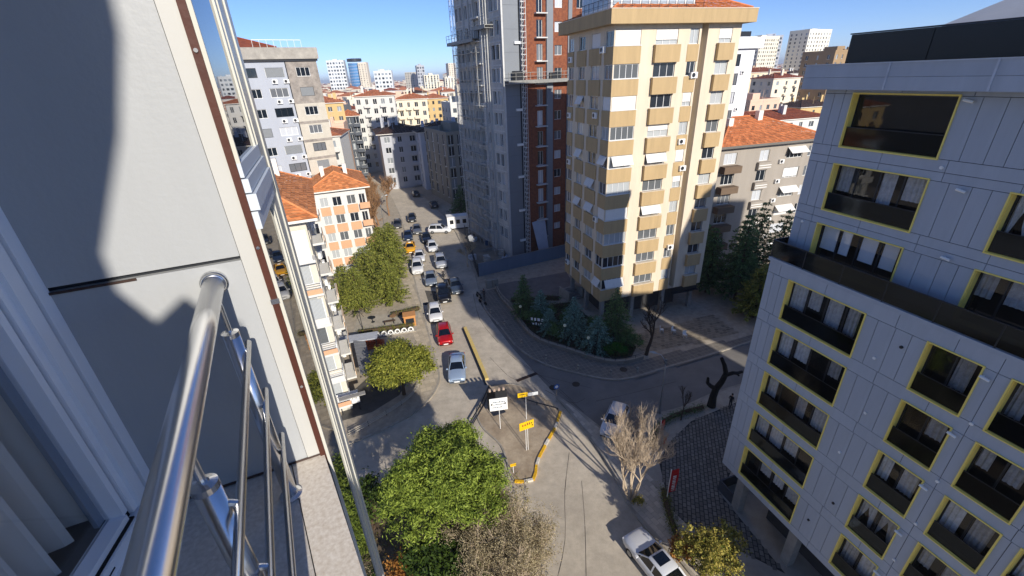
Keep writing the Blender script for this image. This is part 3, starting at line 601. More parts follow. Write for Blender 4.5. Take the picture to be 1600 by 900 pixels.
rl = MB(); rl.tube([(-.7,6.5,36.2),(-.7,-.7,36.2),(9.4,-.7,36.2)], .03, 6); rl.tube([(-.7,6.5,35.75),(-.7,-.7,35.75),(9.4,-.7,35.75)], .02, 6)
for i in range(11): rl.tube([(-.7+i,-.7,35.27),(-.7+i,-.7,36.2)], .02, 5)
for i in range(7): rl.tube([(-.7,.3+i,35.27),(-.7,.3+i,36.2)], .02, 5)
rl.build('roof_railing', m_dark, B.root)
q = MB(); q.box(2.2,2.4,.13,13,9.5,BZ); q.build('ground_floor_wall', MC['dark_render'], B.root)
for x, y in ((.7,.7),(5,.6),(9.6,.6),(14.2,.7),(.7,5),(.7,9.6),(14.2,9.6)): q = MB(); q.box(x-.25,y-.25,.13,x+.25,y+.25,BZ); q.build('pillar', m_concrete, B.root)
q = MB(); q.box(10.9,.3,2.9,14.9,.4,3.86); q.box(10.9,-.05,2.85,14.9,.3,2.95); q.build('transom_panel', m_dark, B.root)
# ------------------------------------------------------------------ CONSTRUCTION TOWER
brick = mat('orange_brick_slips', '#93593a', .9, .2, 2.2, bump=.5, c2='#65382a'); cgrey = mat('raw_render', '#bcbcb8', .9, .2, .6, stain=.2, bump=.2, streak=True); panel_g = mat('smooth_grey_panel', '#7c8186', .6, .05, .4)
K = Bld('construction_tower', 'unfinished high rise of raw render and orange brick with mast climbers', .11, 73.46, 63, 19, 17.8)
KH = 57; kb = MB(); opKL = []; opKF = []
kp = 3.18
for i in range(17):
    z = 3.2+i*kp
    if i == 0: z = 3.0
    opKL += [(a, z+.5, a+w_, z+2.4) for a, w_ in ((.9, 1.1), (2.6, 1.1), (5.4, 1.0), (7.1, 1.9), (9.9, .9), (12.0, 1.3), (14.3, 1.2), (16.3, .9))]
    opKF += [(5.9, z+.1, 7.0, z+2.4), (9.2, z+.8, 10.6, z+2.2), (13.2, z+.8, 14.6, z+2.2), (16.4, z+.8, 17.6, z+2.2)]
K.face(kb, 'L', .1, KH, opKL, .35); K.face(kb, 'B', .1, KH); K.face(kb, 'R', .1, KH); kb.quad((0,0,KH),(19,0,KH),(19,17.8,KH),(0,17.8,KH))
kb.build('raw_wall', cgrey, K.root)
k2 = MB(); K.face(k2, 'F', .1, KH, opKF, .3, a0=3.7); k2.build('brick_wall', brick, K.root)
for i in range(19): K.bx('cladding_panel', panel_g, .25, -.08, .15+i*3.0, 2.75, -.01, 3.13+i*3.0)
K.bx('panel_backing', m_dark, 0, 0, .1, 3.7, .2, KH)
K.bx('corner_pier', mat('pale_pier', '#c4c4c0', .8, .1, 1), -.06, -.1, .1, .22, .0, KH); K.bx('render_strip', panel_g, 7.55, -.35, .1, 8.7, .0, KH); K.bx('render_strip', panel_g, 11.6, -.2, .1, 12.3, .0, KH)
for i in range(17):
    z = 3.2+i*kp
    q = K.bx('balcony_slab', MC['pale_pier'], 5.5, -.75, z-.08, 7.5, 0, z+.08)
    for a, dz, w_, h in ((5.9, .1, 1.1, 2.3), (9.2, .8, 1.4, 1.4), (13.2, .8, 1.4, 1.4), (16.4, .8, 1.2, 1.4)): K.win('F', a, z+dz, w_, h, 2, 0, .15, m_white, m_pane)
    for a, w_ in ((.9, 1.1), (2.6, 1.1), (5.4, 1.0), (7.1, 1.9), (9.9, .9), (12.0, 1.3), (14.3, 1.2), (16.3, .9)):
        sk = ('ksur', w_)
        if sk not in WC:
            s_ = MB(); s_.box(-.12,-.1,-.12,w_+.12,.02,0); s_.box(-.12,-.1,1.9,w_+.12,.02,2.02); s_.box(-.12,-.1,0,0,.02,1.9); s_.box(w_,-.1,0,w_+.12,.02,1.9); WC[sk] = s_.mesh('window_surround', MC['pale_pier'])
        if (i*5+int(a*7)) % 7: l_, r_ = K.place('L', a, z+.5, w_, 0); link('window_surround', WC[sk], K.root, l_, r_)
        if (i*7+int(a*3)) % 5: K.win('L', a, z+.5, w_, 1.9, 2 if w_ > 1.5 else 1, 0, .2, m_white, m_pane)
    K.bx('string_course', MC['pale_pier'], 0.2, -.06, z+2.75, 17.8, .0, z+2.95, 'L')
    if i % 1 == 0: K.bx('bay_slab', cgrey, 6.4, -.95, z+.0, 9.4, -.06, z+.18, 'L')
for a in (4.6, 6.6, 9.3, 11.4, 13.7): K.bx('render_pier', cgrey, a, -.28, .1, a+.35, -.0, KH, 'L')
def mast(B_, face, a, d, h, nm='mast'):
    m = MB(); s_ = .32
    for da in (0, s_*2):
        for dd in (0, s_*1.6): p = B_.tr(face, a+da, .1, d-dd); m.tube([p, (p[0], p[1], h)], .05, 4)
    z = .5
    while z < h-.5:
        B_.bxm(m, a, d-.03, z, a+s_*2, d+.03, z+.07, face); B_.bxm(m, a, d-s_*1.6-.03, z, a+s_*2, d-s_*1.6+.03, z+.07, face)
        p0 = B_.tr(face, a, z, d); p1 = B_.tr(face, a+s_*2, z+.75, d); m.tube([p0, p1], .03, 4); z += .75
    return m.build(nm, mat('mast_steel', '#c9c9c6', .5, .1, 3), B_.root)
mast(K, 'F', 2.95, -.35, 52); mast(K, 'L', 4.9, -.5, KH); mast(K, 'L', 16.9, -.5, KH)
q = MB()
for a in (7.0, 9.0, 11.0, 13.0, 15.0, 17.0):
    for d in (-1.15, -.5): p = K.tr('L', a, .1, d); q.tube([p, (p[0], p[1], 34.5)], .045, 4)
for i in range(17):
    z = 1.6+i*2.0
    for d in (-1.15, -.5): q.tube([K.tr('L', 6.8, z, d), K.tr('L', 17.2, z, d)], .035, 4)
    K.bxm(q, 7.0, -1.1, z-.06, 17.0, -.55, z-.02, 'L')
    if i % 2: q.tube([K.tr('L', 7.0+(i % 5)*2, z, -1.17), K.tr('L', 9.0+(i % 5)*2, z+2, -1.17)], .03, 4)
q.build('scaffolding', mat('scaffold_tube', '#b9b7b0', .6, .1, 3), K.root, kind='stuff')
def platform(face, a, b, d, z):
    p = MB(); K.bxm(p, a, -d, z-.12, b, -.15, z, face)
    K.bxm(p, a, -d-.03, z+1.0, b, -d+.03, z+1.06, face); K.bxm(p, a, -d-.03, z+.5, b, -d+.03, z+.55, face)
    n = int((b-a)/1.2)
    for i in range(n+1): x = a+(b-a)*i/n; K.bxm(p, x-.03, -d-.03, z, x+.03, -d+.03, z+1.0, face); K.bxm(p, x-.04, -d, z-.5, x+.04, -.2, z-.42, face)
    K.bxm(p, a, -d, z-.5, b, -d+.08, z-.12, face); p.build('work_platform', mat('platform_mesh', '#8d8d88', .6, .2, 3, metal=.3), K.root)
platform('F', 0.1, 12.5, 1.5, 29.3); platform('L', 2.4, 6.8, 1.6, 37.0); platform('L', 7.2, 18.6, 1.6, 35.6)
q = MB(); K.bxm(q, 1.2, -1.4, 29.3, 2.6, -.5, 30.6); K.bxm(q, 7.9, -1.3, 29.3, 9.6, -.5, 30.2); q.build('platform_motor', m_dark, K.root)
for z in (24.9, 19.6, 14.4, 8.6, 3.1, 34.2): K.bx('wall_tie', m_white, 1.9, -.4, z, 3.0, -.1, z+.35)
q = MB(); q.quad(K.tr('F',4.2,6.3,-.5),K.tr('F',6.9,6.6,-.5),K.tr('F',7.0,1.2,-1.6),K.tr('F',4.9,1.0,-1.6)); q.build('loose_sheet', mat('pale_sheet', '#aab2be', .5, .06, 1), K.root)
# ------------------------------------------------------------------ grey apartment with tiled roof behind the beige tower
ggrey = mat('grey_brown_render', '#9d958a', .88, .08, .8, streak=True)
A = Bld('tiled_apartment', 'grey brown apartment house with orange roof between beige tower and grey building', 31, 64.4, 75, 18, 13)
ab = MB(); opA = []
for i in range(6):
    z = 17.0-i*3.0
    for a, w_ in ((.7, 2.2), (7.0, 1.7), (12.0, 3.0), (16.0, 1.3)): opA.append((a, z, a+w_, z+1.6))
A.face(ab, 'F', 0, 19.6, opA, .25); A.face(ab, 'L', 0, 19.6, [(2+j*3.6, 17-i*3.0, 3.6+j*3.6, 18.5-i*3.0) for i in range(6) for j in range(3)], .2); A.face(ab, 'R', 0, 19.6); A.face(ab, 'B', 0, 19.6); ab.build('wall', ggrey, A.root)
for i in range(6):
    z = 17.0-i*3.0
    for a, w_, n in ((.7, 2.2, 3), (7.0, 1.7, 2), (12.0, 3.0, 4), (16.0, 1.3, 2)): A.win('F', a+.01, z+.01, w_-.02, 1.58, n, 0, .12, m_white, m_pane)
    for j in range(3): A.win('L', 2.01+j*3.6, z+.01, 1.58, 1.48, 2, 0, .1)
    A.bx('balcony', ggrey, 6.7, -.5, z-1.2, 9.0, 0, z-.1); q = MB(); A.bxm(q, 6.75, -.56, z-.95, 8.95, -.5, z-.85); A.bxm(q, 6.75, -.56, z-.6, 8.95, -.5, z-.5); q.build('balcony_rail', m_white, A.root)
    A.bx('balcony', mat('brown_panel', '#6c5a48', .8, .1, 2), .2, -1.1, z-1.15, 3.2, 0, z-.15)
    if i % 2: A.bx('shutter', mblind, 12.1, .03, z+.2, 14.8, .06, z+1.5)
    A.ac('F', 10.7, z-.6)
    if i in (0, 2, 3): 
        q = MB(); q.quad(A.tr('F',11.9,z+1.7,-.05),A.tr('F',15.2,z+1.7,-.05),A.tr('F',15.2,z+.9,-1.1),A.tr('F',11.9,z+.9,-1.1)); q.build('awning', awn, A.root)
A.hip_roof(19.75, 3.0, 1.0, tile, ridge_in=7.5, eave=.35, wm=mat('eave_grey', '#6e6a64', .8, .1, 1), row=.6)
q = MB(); q.box(4,4,20.5,4.8,4.8,22.9); q.box(10.2,5,21.3,11,5.8,23.6); q.build('chimney', m_whitewall, A.root)
# slim white block behind
V = Bld('white_block', 'slim white apartment block rising behind the right side of the beige tower', 30, 80, 68, 15.4, 12)
vb = MB(); opV = []
for i in range(10):
    z = 29.9-i*3.0
    for a, w_ in ((8.9, .7), (11.2, 1.1)): opV.append((a, z, a+w_, z+1.9))
V.face(vb, 'F', 0, 34.4, opV, .2); V.face(vb, 'R', 0, 34.4); V.face(vb, 'L', 0, 34.4); V.face(vb, 'B', 0, 34.4); vb.quad((0,0,34.4),(15.4,0,34.4),(15.4,12,34.4),(0,12,34.4)); vb.build('wall', mat('cool_white_render', '#dcdfe2', .85, .05, .6, streak=True), V.root)
for i in range(10):
    z = 29.9-i*3.0
    for a, w_ in ((8.9, .7), (11.2, 1.1)): V.win('F', a, z, w_, 1.9, 1 if w_ < 1 else 2, 0, .1, m_dark)
V.bx('parapet', MC['cool_white_render'], -.3, -.6, 32.6, 16.6, 12.3, 34.3); V.bx('eave_shadow_gap', m_dark, 0, -.1, 32.5, 15.4, 0, 32.6)
V.bx('roof_railing', m_dark, 6, .2, 34.3, 14, .25, 35.2)
for i in range(4): V.ac('F', 12.7, 28.6-i*6)
# ------------------------------------------------------------------ LEFT SIDE: apartments along the avenue
cream = mat('cream_render', '#cfc8b8', .88, .06, .8, streak=True); peach = mat('peach_panel', '#cda07c', .85, .06, 1.2); wht = mat('bright_render', '#d2d0ca', .85, .05, .8, streak=True)
tile2 = tilemat('orange_tiles', '#d28c58', '#b87244')
T1 = Bld('balcony_apartment', 'white apartment house with stacked balconies and orange roof, nearest on the left', -23.3, 32.1, 67, 7.1, 15)
tb_ = MB(); op1 = []; op1R = []
for i in range(6):
    z = 17.3-i*3.05
    op1 += [(2.6, z, 4.3, z+1.9), (5.0, z, 6.6, z+1.9)]; op1R += [(a, z+.2, a+1.3, z+1.6) for a in (1.5, 5.5, 9.2, 12.6)]
T1.face(tb_, 'F', 0, 20.1, op1, .3); T1.face(tb_, 'R', 0, 20.1, op1R, .25); T1.face(tb_, 'L', 0, 20.1); T1.face(tb_, 'B', 0, 20.1); tb_.build('wall', cream, T1.root)
for i in range(6):
    z = 17.3-i*3.05
    for a, w_ in ((2.6, 1.7), (5.0, 1.6)): T1.win('F', a+.01, z+.01, w_-.02, 1.88, 2, 0, .12, m_white, curtp)
    for a in (1.5, 5.5, 9.2, 12.6): T1.win('R', a+.01, z+.21, 1.28, 1.38, 2, 0, .12, m_white, curtp)
    if i == 0:
        fr = MB()
        T1.bx('glazed_balcony', mat('matt_glazing', '#d8d6cf', .3, .04, 1), 1.2, -1.25, z-.35, 7.0, -1.2, z+2.3); T1.bx('balcony_slab', wht, 1.0, -1.3, z-.6, 7.2, 0, z-.35)
        for a in (1.2, 3.1, 5.0, 6.95): T1.bxm(fr, a-.04, -1.3, z-.35, a+.04, -1.25, z+2.3)
        for dz in (.2, .5): T1.bxm(fr, 1.2, -1.32, z-.35+dz, 7.0, -1.26, z-.29+dz)
        fr.build('glazing_bars', m_white, T1.root)
    elif i == 2:
        T1.bx('balcony_slab', wht, 1.0, -1.3, z-.6, 7.2, 0, z-.35)
        for j in range(3): T1.bx('balcony_glazing', curtp, 1.3+j*1.9, -1.22, z+.3, 3.1+j*1.9, -1.2, z+2.2)
        T1.bx('balcony_parapet', wht, 1.1, -1.25, z-.35, 7.1, -1.15, z+.28); q = MB()
        for j in range(4): T1.bxm(q, 1.2+j*1.9, -1.27, z+.28, 1.28+j*1.9, -1.2, z+2.25)
        q.build('glazing_bars', m_white, T1.root)
    else:
        T1.bx('balcony_slab', wht, 1.0, -1.3, z-.6, 7.2, 0, z-.4); T1.bx('balcony_parapet', peach if i % 2 else wht, 1.05, -1.27, z-.4, 7.15, -1.2, z+.05)
        q = MB()
        for dz in (.2, .4, .62):
            T1.bxm(q, 1.0, -1.28, z+dz, 7.2, -1.22, z+dz+.04); T1.bxm(q, 7.14, -1.22, z+dz, 7.2, 0, z+dz+.04)
        for j in range(6): T1.bxm(q, 1.0+j*1.22, -1.29, z+.05, 1.05+j*1.22, -1.23, z+.66)
        q.build('balcony_rail', m_white, T1.root)
    # street side balconies
    for a in (3.2, 10.6):
        q = MB(); T1.bxm(q, a, -1.0, z-.6, a+3.0, -.01, z-.4, 'R'); T1.bxm(q, a, -1.0, z-.4, a+3.0, -.94, z+.25, 'R'); q.build('side_balcony', wht, T1.root)
        T1.bx('side_balcony_panel', mat('tan_panel', '#c69a62', .85, .1, 2), a+.1, -1.04, z-.35, a+2.9, -1.0, z+.2, 'R')
    T1.ac('R', 7.6, z-.4)
    if i: T1.ac('R', 14.0, z-.6)
T1.hip_roof(20.3, 2.6, 1.0, tile2, ridge_in=4.5, eave=.22, wm=m_whitewall, row=.34)
q = MB(); q.box(1.5,9,20.6,2.4,10,23.4); q.box(4.6,11,20.6,5.4,11.8,23.6); q.build('chimney', m_whitewall, T1.root)
sg = MB(); sg.box(6.2,-2.4,3.15,8.6,-1.9,3.25); sg.build('entrance_canopy', m_concrete, T1.root)
T2 = Bld('striped_apartment', 'white and peach striped apartment house with an orange roof behind the evergreens', -31.0, 68.6, 68, 8.2, 12)
tb_ = MB(); op2 = []
for i in range(5):
    z = 12.1-i*2.95; op2 += [(1.0, z, 2.3, z+1.5), (2.9, z, 4.3, z+1.5) , (5.1, z, 6.5, z+1.5), (7.0, z-.6, 8.0, z+1.5)]
T2.face(tb_, 'F', 0, 14.6, op2, .22); T2.face(tb_, 'R', 0, 14.6, [(1+j*3.4, 12.1-i*2.95, 2.6+j*3.4, 13.6-i*2.95) for i in range(4) for j in range(3)], .2); T2.face(tb_, 'L', 0, 14.6); T2.face(tb_, 'B', 0, 14.6); tb_.build('wall', wht, T2.root)
for i in range(5):
    z = 12.1-i*2.95
    for a, w_ in ((1.0, 1.3), (2.9, 1.4), (5.1, 1.4), (7.0, 1.0)): T2.win('F', a+.01, z+.01-(.6 if a == 7 else 0), w_-.02, 1.48+(.6 if a == 7 else 0), 2, 0, .12, m_white, curtp)
    for a, b in ((.9, 2.4), (2.8, 4.5), (5.0, 6.7)): T2.bx('spandrel', peach, a, -.05, z-1.4, b, 0, z-.03)
    q = MB(); T2.bxm(q, 6.9, -1.0, z-.75, 8.5, -.01, z-.6); T2.bxm(q, 6.9, -1.0, z-.6, 8.5, -.95, z+.25); q.build('balcony', peach, T2.root)
T2.hip_roof(14.8, 2.2, .8, tile2, ridge_in=4, eave=.2, wm=m_whitewall, row=.45)
q = MB(); q.box(2.0,4.5,15.4,2.6,5.2,17.8); q.box(5.6,5,15.4,6.2,5.7,17.8); q.build('chimney', m_whitewall, T2.root)
# stone and grey render block
stone = mat('mottled_stone', '#a8a096', .85, .0, 1, c2='#76706a', bump=.3); stone2 = mat('pale_stone', '#beb8aa', .85, .08, 1.2, bump=.2)
pale = mat('pale_blue_render', '#a9aeb6', .88, .05, .6, streak=True)
c55 = R(90-55); W3 = 16.5
S3 = Bld('stone_clad_block', 'tall pale blue and stone clad block with pale parapet above the orange roofs', -30.2-W3*math.sin(R(55)), 80.3-W3*math.cos(R(55)), 55, W3, 13)
sb = MB(); ops = []; opp = []
for i in range(12):
    z = 31.2-i*2.9
    opp += [(W3-10.6, z, W3-9.1, z+1.35), (W3-7.9, z, W3-5.4+.2, z+1.35), (W3-14.2, z, W3-12.6, z+1.35)]; ops += [(W3-3.4, z, W3-1.3, z+1.35)]
S3.face(sb, 'F', 0, 33.4, opp, .2, a1=W3-4.7); S3.face(sb, 'L', 0, 33.4); S3.face(sb, 'B', 0, 33.4); S3.face(sb, 'R', 0, 33.4, [(2+j*3.5, 31.2-i*2.9, 3.4+j*3.5, 32.5-i*2.9) for i in range(10) for j in range(3)]); sb.build('render_wall', pale, S3.root)
sb = MB(); S3.face(sb, 'F', 27.2, 33.4, [o for o in ops if o[1] > 27.2], .2, a0=W3-4.7, off=-.05); sb.build('mottled_cladding', stone, S3.root)
sb = MB(); S3.face(sb, 'F', 0, 27.2, [o for o in ops if o[3] < 27.2], .2, a0=W3-4.7, off=-.05); sb.build('pale_cladding', stone2, S3.root)
for i in range(11): S3.bx('stone_band', stone, W3-4.65, -.1, 24.1-i*2.9, W3, -.05, 24.5-i*2.9)
for i in range(12):
    z = 31.2-i*2.9
    for j, (a, w_, n) in enumerate(((W3-10.6, 1.5, 2), (W3-7.9, 2.7, 3), (W3-3.4, 2.1, 3), (W3-14.2, 1.6, 2))):
        S3.win('F', a+.01, z+.01, w_-.02, 1.33, n, 0, .1 if j != 2 else .05, m_white if (i+j) % 3 else m_dark, m_pane)
        if (i*3+j*5) % 4 == 1: S3.bx('shutter', mat('grey_shutter', '#7c8082', .6, .05, 2), a+.05, .02, z+.05, a+w_-.05, .06, z+1.3)
    S3.ac('F', W3-7.3, z-.9); S3.ac('F', W3-5.6, z-.9)
S3.bx('parapet', mat('parapet_stone', '#b2ada2', .85, 0, 1, c2='#8f8a82', bump=.3), -.2, -.5, 33.7, W3+.4, 13.2, 35.3); S3.bx('shadow_gap', m_dark, 0, -.3, 33.4, W3+.2, 13, 33.7); S3.bx('movement_joint', m_dark, W3-4.85, -.04, 0, W3-4.65, .0, 33.4)
S3.hip_roof(35.4, 1.8, -1.2, tilemat('brown_tiles', '#8e4a30', '#6f3a28'), x1=W3-4, tiles=False)
q = MB(); q.box(1.2,3,35.5,3.8,6,38.2); q.box(4.2,4,35.5,6,6,37.2); q.build('rooftop_house', m_whitewall, S3.root)
q = MB(); q.tube([(4.4,3.6,37),(4.4,3.6,40.2)], .05, 6); q.tube([(3.9,3.6,39.2),(4.9,3.6,39.2)], .04, 5); q.tube([(4.0,3.6,39.7),(4.8,3.6,39.7)], .03, 5); q.tube([(4.5,3.3,38.6),(4.55,3.2,39.3)], .35, 10); q.build('aerial', m_dark, S3.root)
q = MB(); q.tube([(8,1,36.4),(15,1,36.4)], .05, 5)
for i in range(8): q.tube([(8+i,1,35.3),(8+i,1,36.4)], .03, 4)
q.build('roof_railing', m_white, S3.root)
# ------------------------------------------------------------------ blocks down the avenue
white_l = mat('white_render_far', '#cfcdc6', .85, .04, .5)
redt = tilemat('red_tiles_far', '#b47450', '#96583c')
simple_building('apartment_block', 'white seven storey block with a red tiled roof, left of the pair down the avenue', -51.2, 163, 78, 13.5, 14, 25.6, white_l, 8, 5, 3, roof='hip', roofm=redt, pm=panemat('far_dark_pane', '#1c2024', '#8a8f92', .85, island=True), ww=1.2, wh=1.6)
simple_building('apartment_block', 'white block with a red tiled roof, right of the pair down the avenue', -40.2, 178, 80, 11.4, 14, 23.6, mat('cream_far', '#e0d4bc', .85, .05, .5), 7, 4, 2, roof='hip', roofm=redt, pm=MC['far_dark_pane'], ww=1.2, wh=1.6)
brt = tilemat('dark_brown_tiles', '#4a3228', '#33241e')
b_ = simple_building('apartment_block', 'blue grey apartment block under a dark brown roof at the bend of the avenue', -36.5, 134, 72, 11, 14, 16.2, mat('bluegrey_render', '#b2b4b8', .85, .05, .5), 5, 3, 2, roof='hip', roofm=brt, ww=1.5, wh=1.5, over=1.2, roofh=2.2, pm=MC['far_dark_pane'])
b_ = simple_building('apartment_block', 'pale blue block with tall windows under a brown roof beside the construction tower', -24.3, 131, 68, 15, 14, 16.6, mat('sky_render', '#bfc5cf', .85, .04, .5), 5, 4, 2, roof='hip', roofm=brt, ww=1.1, wh=2.3, over=1.0, roofh=2.0, pm=MC['far_dark_pane'])
b_ = simple_building('apartment_block', 'dark striped block squeezed against the left side of the construction tower', -14.5, 112, 62, 9, 16, 17.5, mat('olive_dark_render', '#8a877c', .85, .1, .6), 6, 4, 4, ww=1.4, wh=2.2, pm=MC['far_dark_pane'])
simple_building('apartment_block', 'narrow yellow and cream apartment block right of the stone clad block', -61.0, 146, 70, 11, 12, 24.6, mat('yellow_render', '#c9ad78', .85, .05, .5), 8, 4, 3, roof='hip', roofm=redt, ww=1.2, wh=1.3)
simple_building('apartment_block', 'dark glazed block under a small red roof between the yellow and the white blocks', -53.5, 152, 72, 6, 10, 20.2, mat('dark_facade', '#4a5058', .6, .1, .5), 7, 3, 2, roof='hip', roofm=redt, ww=1.3, wh=1.8)
simple_building('apartment_block', 'cream apartment house with a brown roof seen left of the stone clad block', -78, 92, 60, 14, 12, 24, mat('cream_far2', '#ddd2bd', .85, .05, .5), 8, 4, 3, roof='hip', roofm=MC['brown_tiles'], ww=1.3, wh=1.3)
# right hand distance
simple_building('slab_tower', 'left and lower of the pale slab towers on the skyline beside the beige tower', 205, 392, 60, 26, 16, 49, mat('cream_tower', '#ddd6c2', .85, .04, .3), 17, 9, 4, ww=1.4, wh=1.5, para=1.2, frames=False)
simple_building('slab_tower', 'shaded blue grey slab tower in the middle of the skyline group', 232, 408, 20, 18, 16, 50.5, mat('cream_tower_shade', '#bcc0c8', .85, .04, .3), 17, 5, 5, ww=1.6, wh=1.6, frames=False)  # shade of the middle tower put into its blue grey wall colour
simple_building('slab_tower', 'right of the pale slab towers on the skyline, touching the grey building', 243, 392, 63, 30, 16, 52, mat('cream_tower2', '#e2dccb', .85, .04, .3), 18, 8, 4, ww=1.4, wh=1.5, para=1.6, frames=False)
simple_building('apartment_block', 'cream and orange striped block with a brown roof below the slab towers', 108, 214, 72, 24, 14, 27.0, mat('apricot_render', '#dcb58a', .85, .1, .05, c2='#dfd5c2'), 9, 8, 3, roof='hip', roofm=MC['brown_tiles'], ww=1.2, wh=1.4)
simple_building('apartment_block', 'long low white apartment house with a brown tiled roof behind the orange roof', 52, 112, 75, 34, 12, 17.2, white_l, 6, 10, 3, roof='hip', roofm=MC['brown_tiles'], ww=1.5, wh=1.3)
simple_building('apartment_block', 'brown stone block half hidden between slab towers and grey building', 140, 205, 65, 22, 14, 33.5, mat('brown_stone_far', '#9c8260', .85, .12, .3), 11, 6, 3, ww=1.2, wh=1.6)
# landmark towers far off
simple_building('office_tower', 'white office tower next to the blue glass tower on the horizon', -262, 735, 80, 25, 20, 60, mat('white_far', '#d8dcdc', .7, .04, .2), 12, 6, 3, ww=2.8, wh=2.6, frames=False)
t = thing('glass_tower', 'round blue glass tower with a dark crown on the horizon', 'tower', (-222, 742, 0))
MB().tube([(0,0,0),(0,0,56)], 10, 24).build('glass_shaft', mat('blue_glass', '#5f93c4', .15, .1, .05, metal=.3), t); MB().tube([(0,0,58),(0,0,62)], 10.6, 24).build('crown', m_dark, t)
q = MB(); 
for i in range(14): q.tube([(0,0,3.8+i*4),(0,0,4.1+i*4)], 10.15, 24)
q.build('floor_bands', m_white, t, kind='stuff')
simple_building('office_tower', 'white office block with a blue sign band on the left horizon', -148, 560, 82, 20, 16, 40, MC['white_far'], 9, 5, 3, ww=2.6, wh=2.2, frames=False)
simple_building('office_tower', 'slender pale residential tower on the horizon left of the construction tower', -78, 480, 75, 15, 15, 33, MC['cream_tower'], 16, 5, 5, ww=1.5, wh=1.6, frames=False)
simple_building('office_tower', 'second slender pale tower on the horizon beside the construction tower', -60, 500, 75, 12, 12, 30, MC['cream_tower2'], 15, 4, 5, ww=1.5, wh=1.6, frames=False)
simple_building('office_tower', 'thin blue grey tower on the horizon, left of the pale pair', -112, 640, 70, 10, 10, 46, MC['bluegrey_render'], 12, 3, 3, ww=2.2, wh=2.2, frames=False)
# infill city: individual blocks up to ~300 m, then one joined mass
cityc = [white_l, MC['cream_far'], MC['cream_far2'], MC['yellow_render'], mat('rose_render', '#d8b8a0', .85, .05, .5), MC['bluegrey_render'], mat('stone_far', '#c8c2b4', .85, .08, .5)]
cname = ['white', 'cream', 'pale cream', 'yellow', 'rose', 'blue grey', 'stone coloured']
rc = random.Random(21); occ = [(-45,170,22),(-35,182,18),(-31,140,14),(-17,136,14),(-10,118,12),(-55,150,12),(-25,82,22),(-70,95,14),(9,82,24),(40,70,16),(37,88,16),(70,118,26),(120,220,20),(152,212,18),(18,56,14)]
def street(x, y): return any((x-px)**2+(y-py)**2 < 15**2 for px, py in ((-33,125),(-28,113),(-38,138),(-44,148),(-55,163),(-68,178),(-19,95),(-85,192)))
cells = [(a, d) for d in range(118, 330, 20) for a in range(-34, 36, 2) if (a*3+d) % 4 == 0 or d > 150]
rowc = {}
for a, d in cells:
    th = R(a+rc.uniform(-.8,.8)); x, y = d*math.sin(th)*1.0+rc.uniform(-3,3), d*math.cos(th)+rc.uniform(-4,4)
    W_, D_ = rc.uniform(11,16), rc.uniform(10,13)
    if street(x, y) or any((x-ox)**2+(y-oy)**2 < (orr+7)**2 for ox, oy, orr in occ): continue
    occ.append((x, y, 8)); rowc[d] = rowc.get(d, 0)+1; fl = rc.choice([5,5,6,6,7,7,8]); ci = rc.choice([0,0,1,2,2,3,4,5,6,0]); rf = rc.random() < .5
    simple_building('city_block', f'{cname[ci]} {"tiled" if rf else "flat"} roof block, {ORD[rowc[d]-1]} from left in the {ORD[(d-118)//20]} row of middle distance blocks', x-W_/2, y, 68+rc.uniform(-14,14), W_, D_, fl*2.95+1.3, cityc[ci], fl, rc.choice([3,4,4,5]), 3, roof='hip' if rf else None, roofm=rc.choice([redt, redt, MC['brown_tiles'], brt]), ww=1.3, wh=1.4, frames=False, group='apartment blocks crowding the middle distance')
    if rc.random() < .0: pass
far = [MB() for _ in range(5)]; fr_ = [MB(), MB()]; fw = MB()
for i in range(9000):
    a = R(rc.uniform(-58, 58)); d = 330+rc.random()**1.3*3200; x, y = d*math.sin(a), d*math.cos(a); W_, D_, H_ = rc.uniform(9,18), rc.uniform(9,15), rc.choice([12,14,15,17,18,20,22])+(0 if d < 700 else rc.uniform(0,6)*(d/1500))+(rc.uniform(12,40) if rc.random() < .006 and d > 600 else 0)
    q = far[rc.randrange(5)]; t_ = rc.uniform(-.5,.5); c_, s_ = math.cos(t_), math.sin(t_)
    P = lambda u, v, z: (x+u*c_-v*s_, y+u*s_+v*c_, z)
    q.quad(P(0,0,0),P(W_,0,0),P(W_,0,H_),P(0,0,H_)); q.quad(P(W_,0,0),P(W_,D_,0),P(W_,D_,H_),P(W_,0,H_)); q.quad(P(0,0,0),P(0,D_,0),P(0,D_,H_),P(0,0,H_)); q.quad(P(0,0,H_),P(W_,0,H_),P(W_,D_,H_),P(0,D_,H_))
    if rc.random() < .5:
        rr_ = fr_[rc.randrange(2)]; A_, B_ = P(W_*.4,D_/2,H_+2.2), P(W_*.6,D_/2,H_+2.2)
        rr_.quad(P(-.4,-.4,H_+.05),P(W_+.4,-.4,H_+.05),B_,A_); rr_.quad(P(W_+.4,-.4,H_+.05),P(W_+.4,D_+.4,H_+.05),B_); rr_.quad(P(W_+.4,D_+.4,H_+.05),P(-.4,D_+.4,H_+.05),A_,B_); rr_.quad(P(-.4,D_+.4,H_+.05),P(-.4,-.4,H_+.05),A_)
    if d < 1400:
        for fz in range(int(H_/3)):
            n = int(W_/3.2)
            for j in range(n): u = (j+.3)*W_/n; fw.quad(P(u,-.08,fz*3+1.2),P(u+1.4,-.08,fz*3+1.2),P(u+1.4,-.08,fz*3+2.5),P(u,-.08,fz*3+2.5))
t = thing('distant_city', 'dense sea of pale distant city blocks running to the horizon', 'city'); t['kind'] = 'stuff'
for q, m in zip(far, [white_l, MC['cream_far'], MC['cream_far2'], MC['rose_render'], MC['stone_far']]): q.build('far_blocks', m, t, kind='stuff')
for q, m in zip(fr_, (redt, MC['brown_tiles'])): q.build('far_roofs', m, t, kind='stuff')
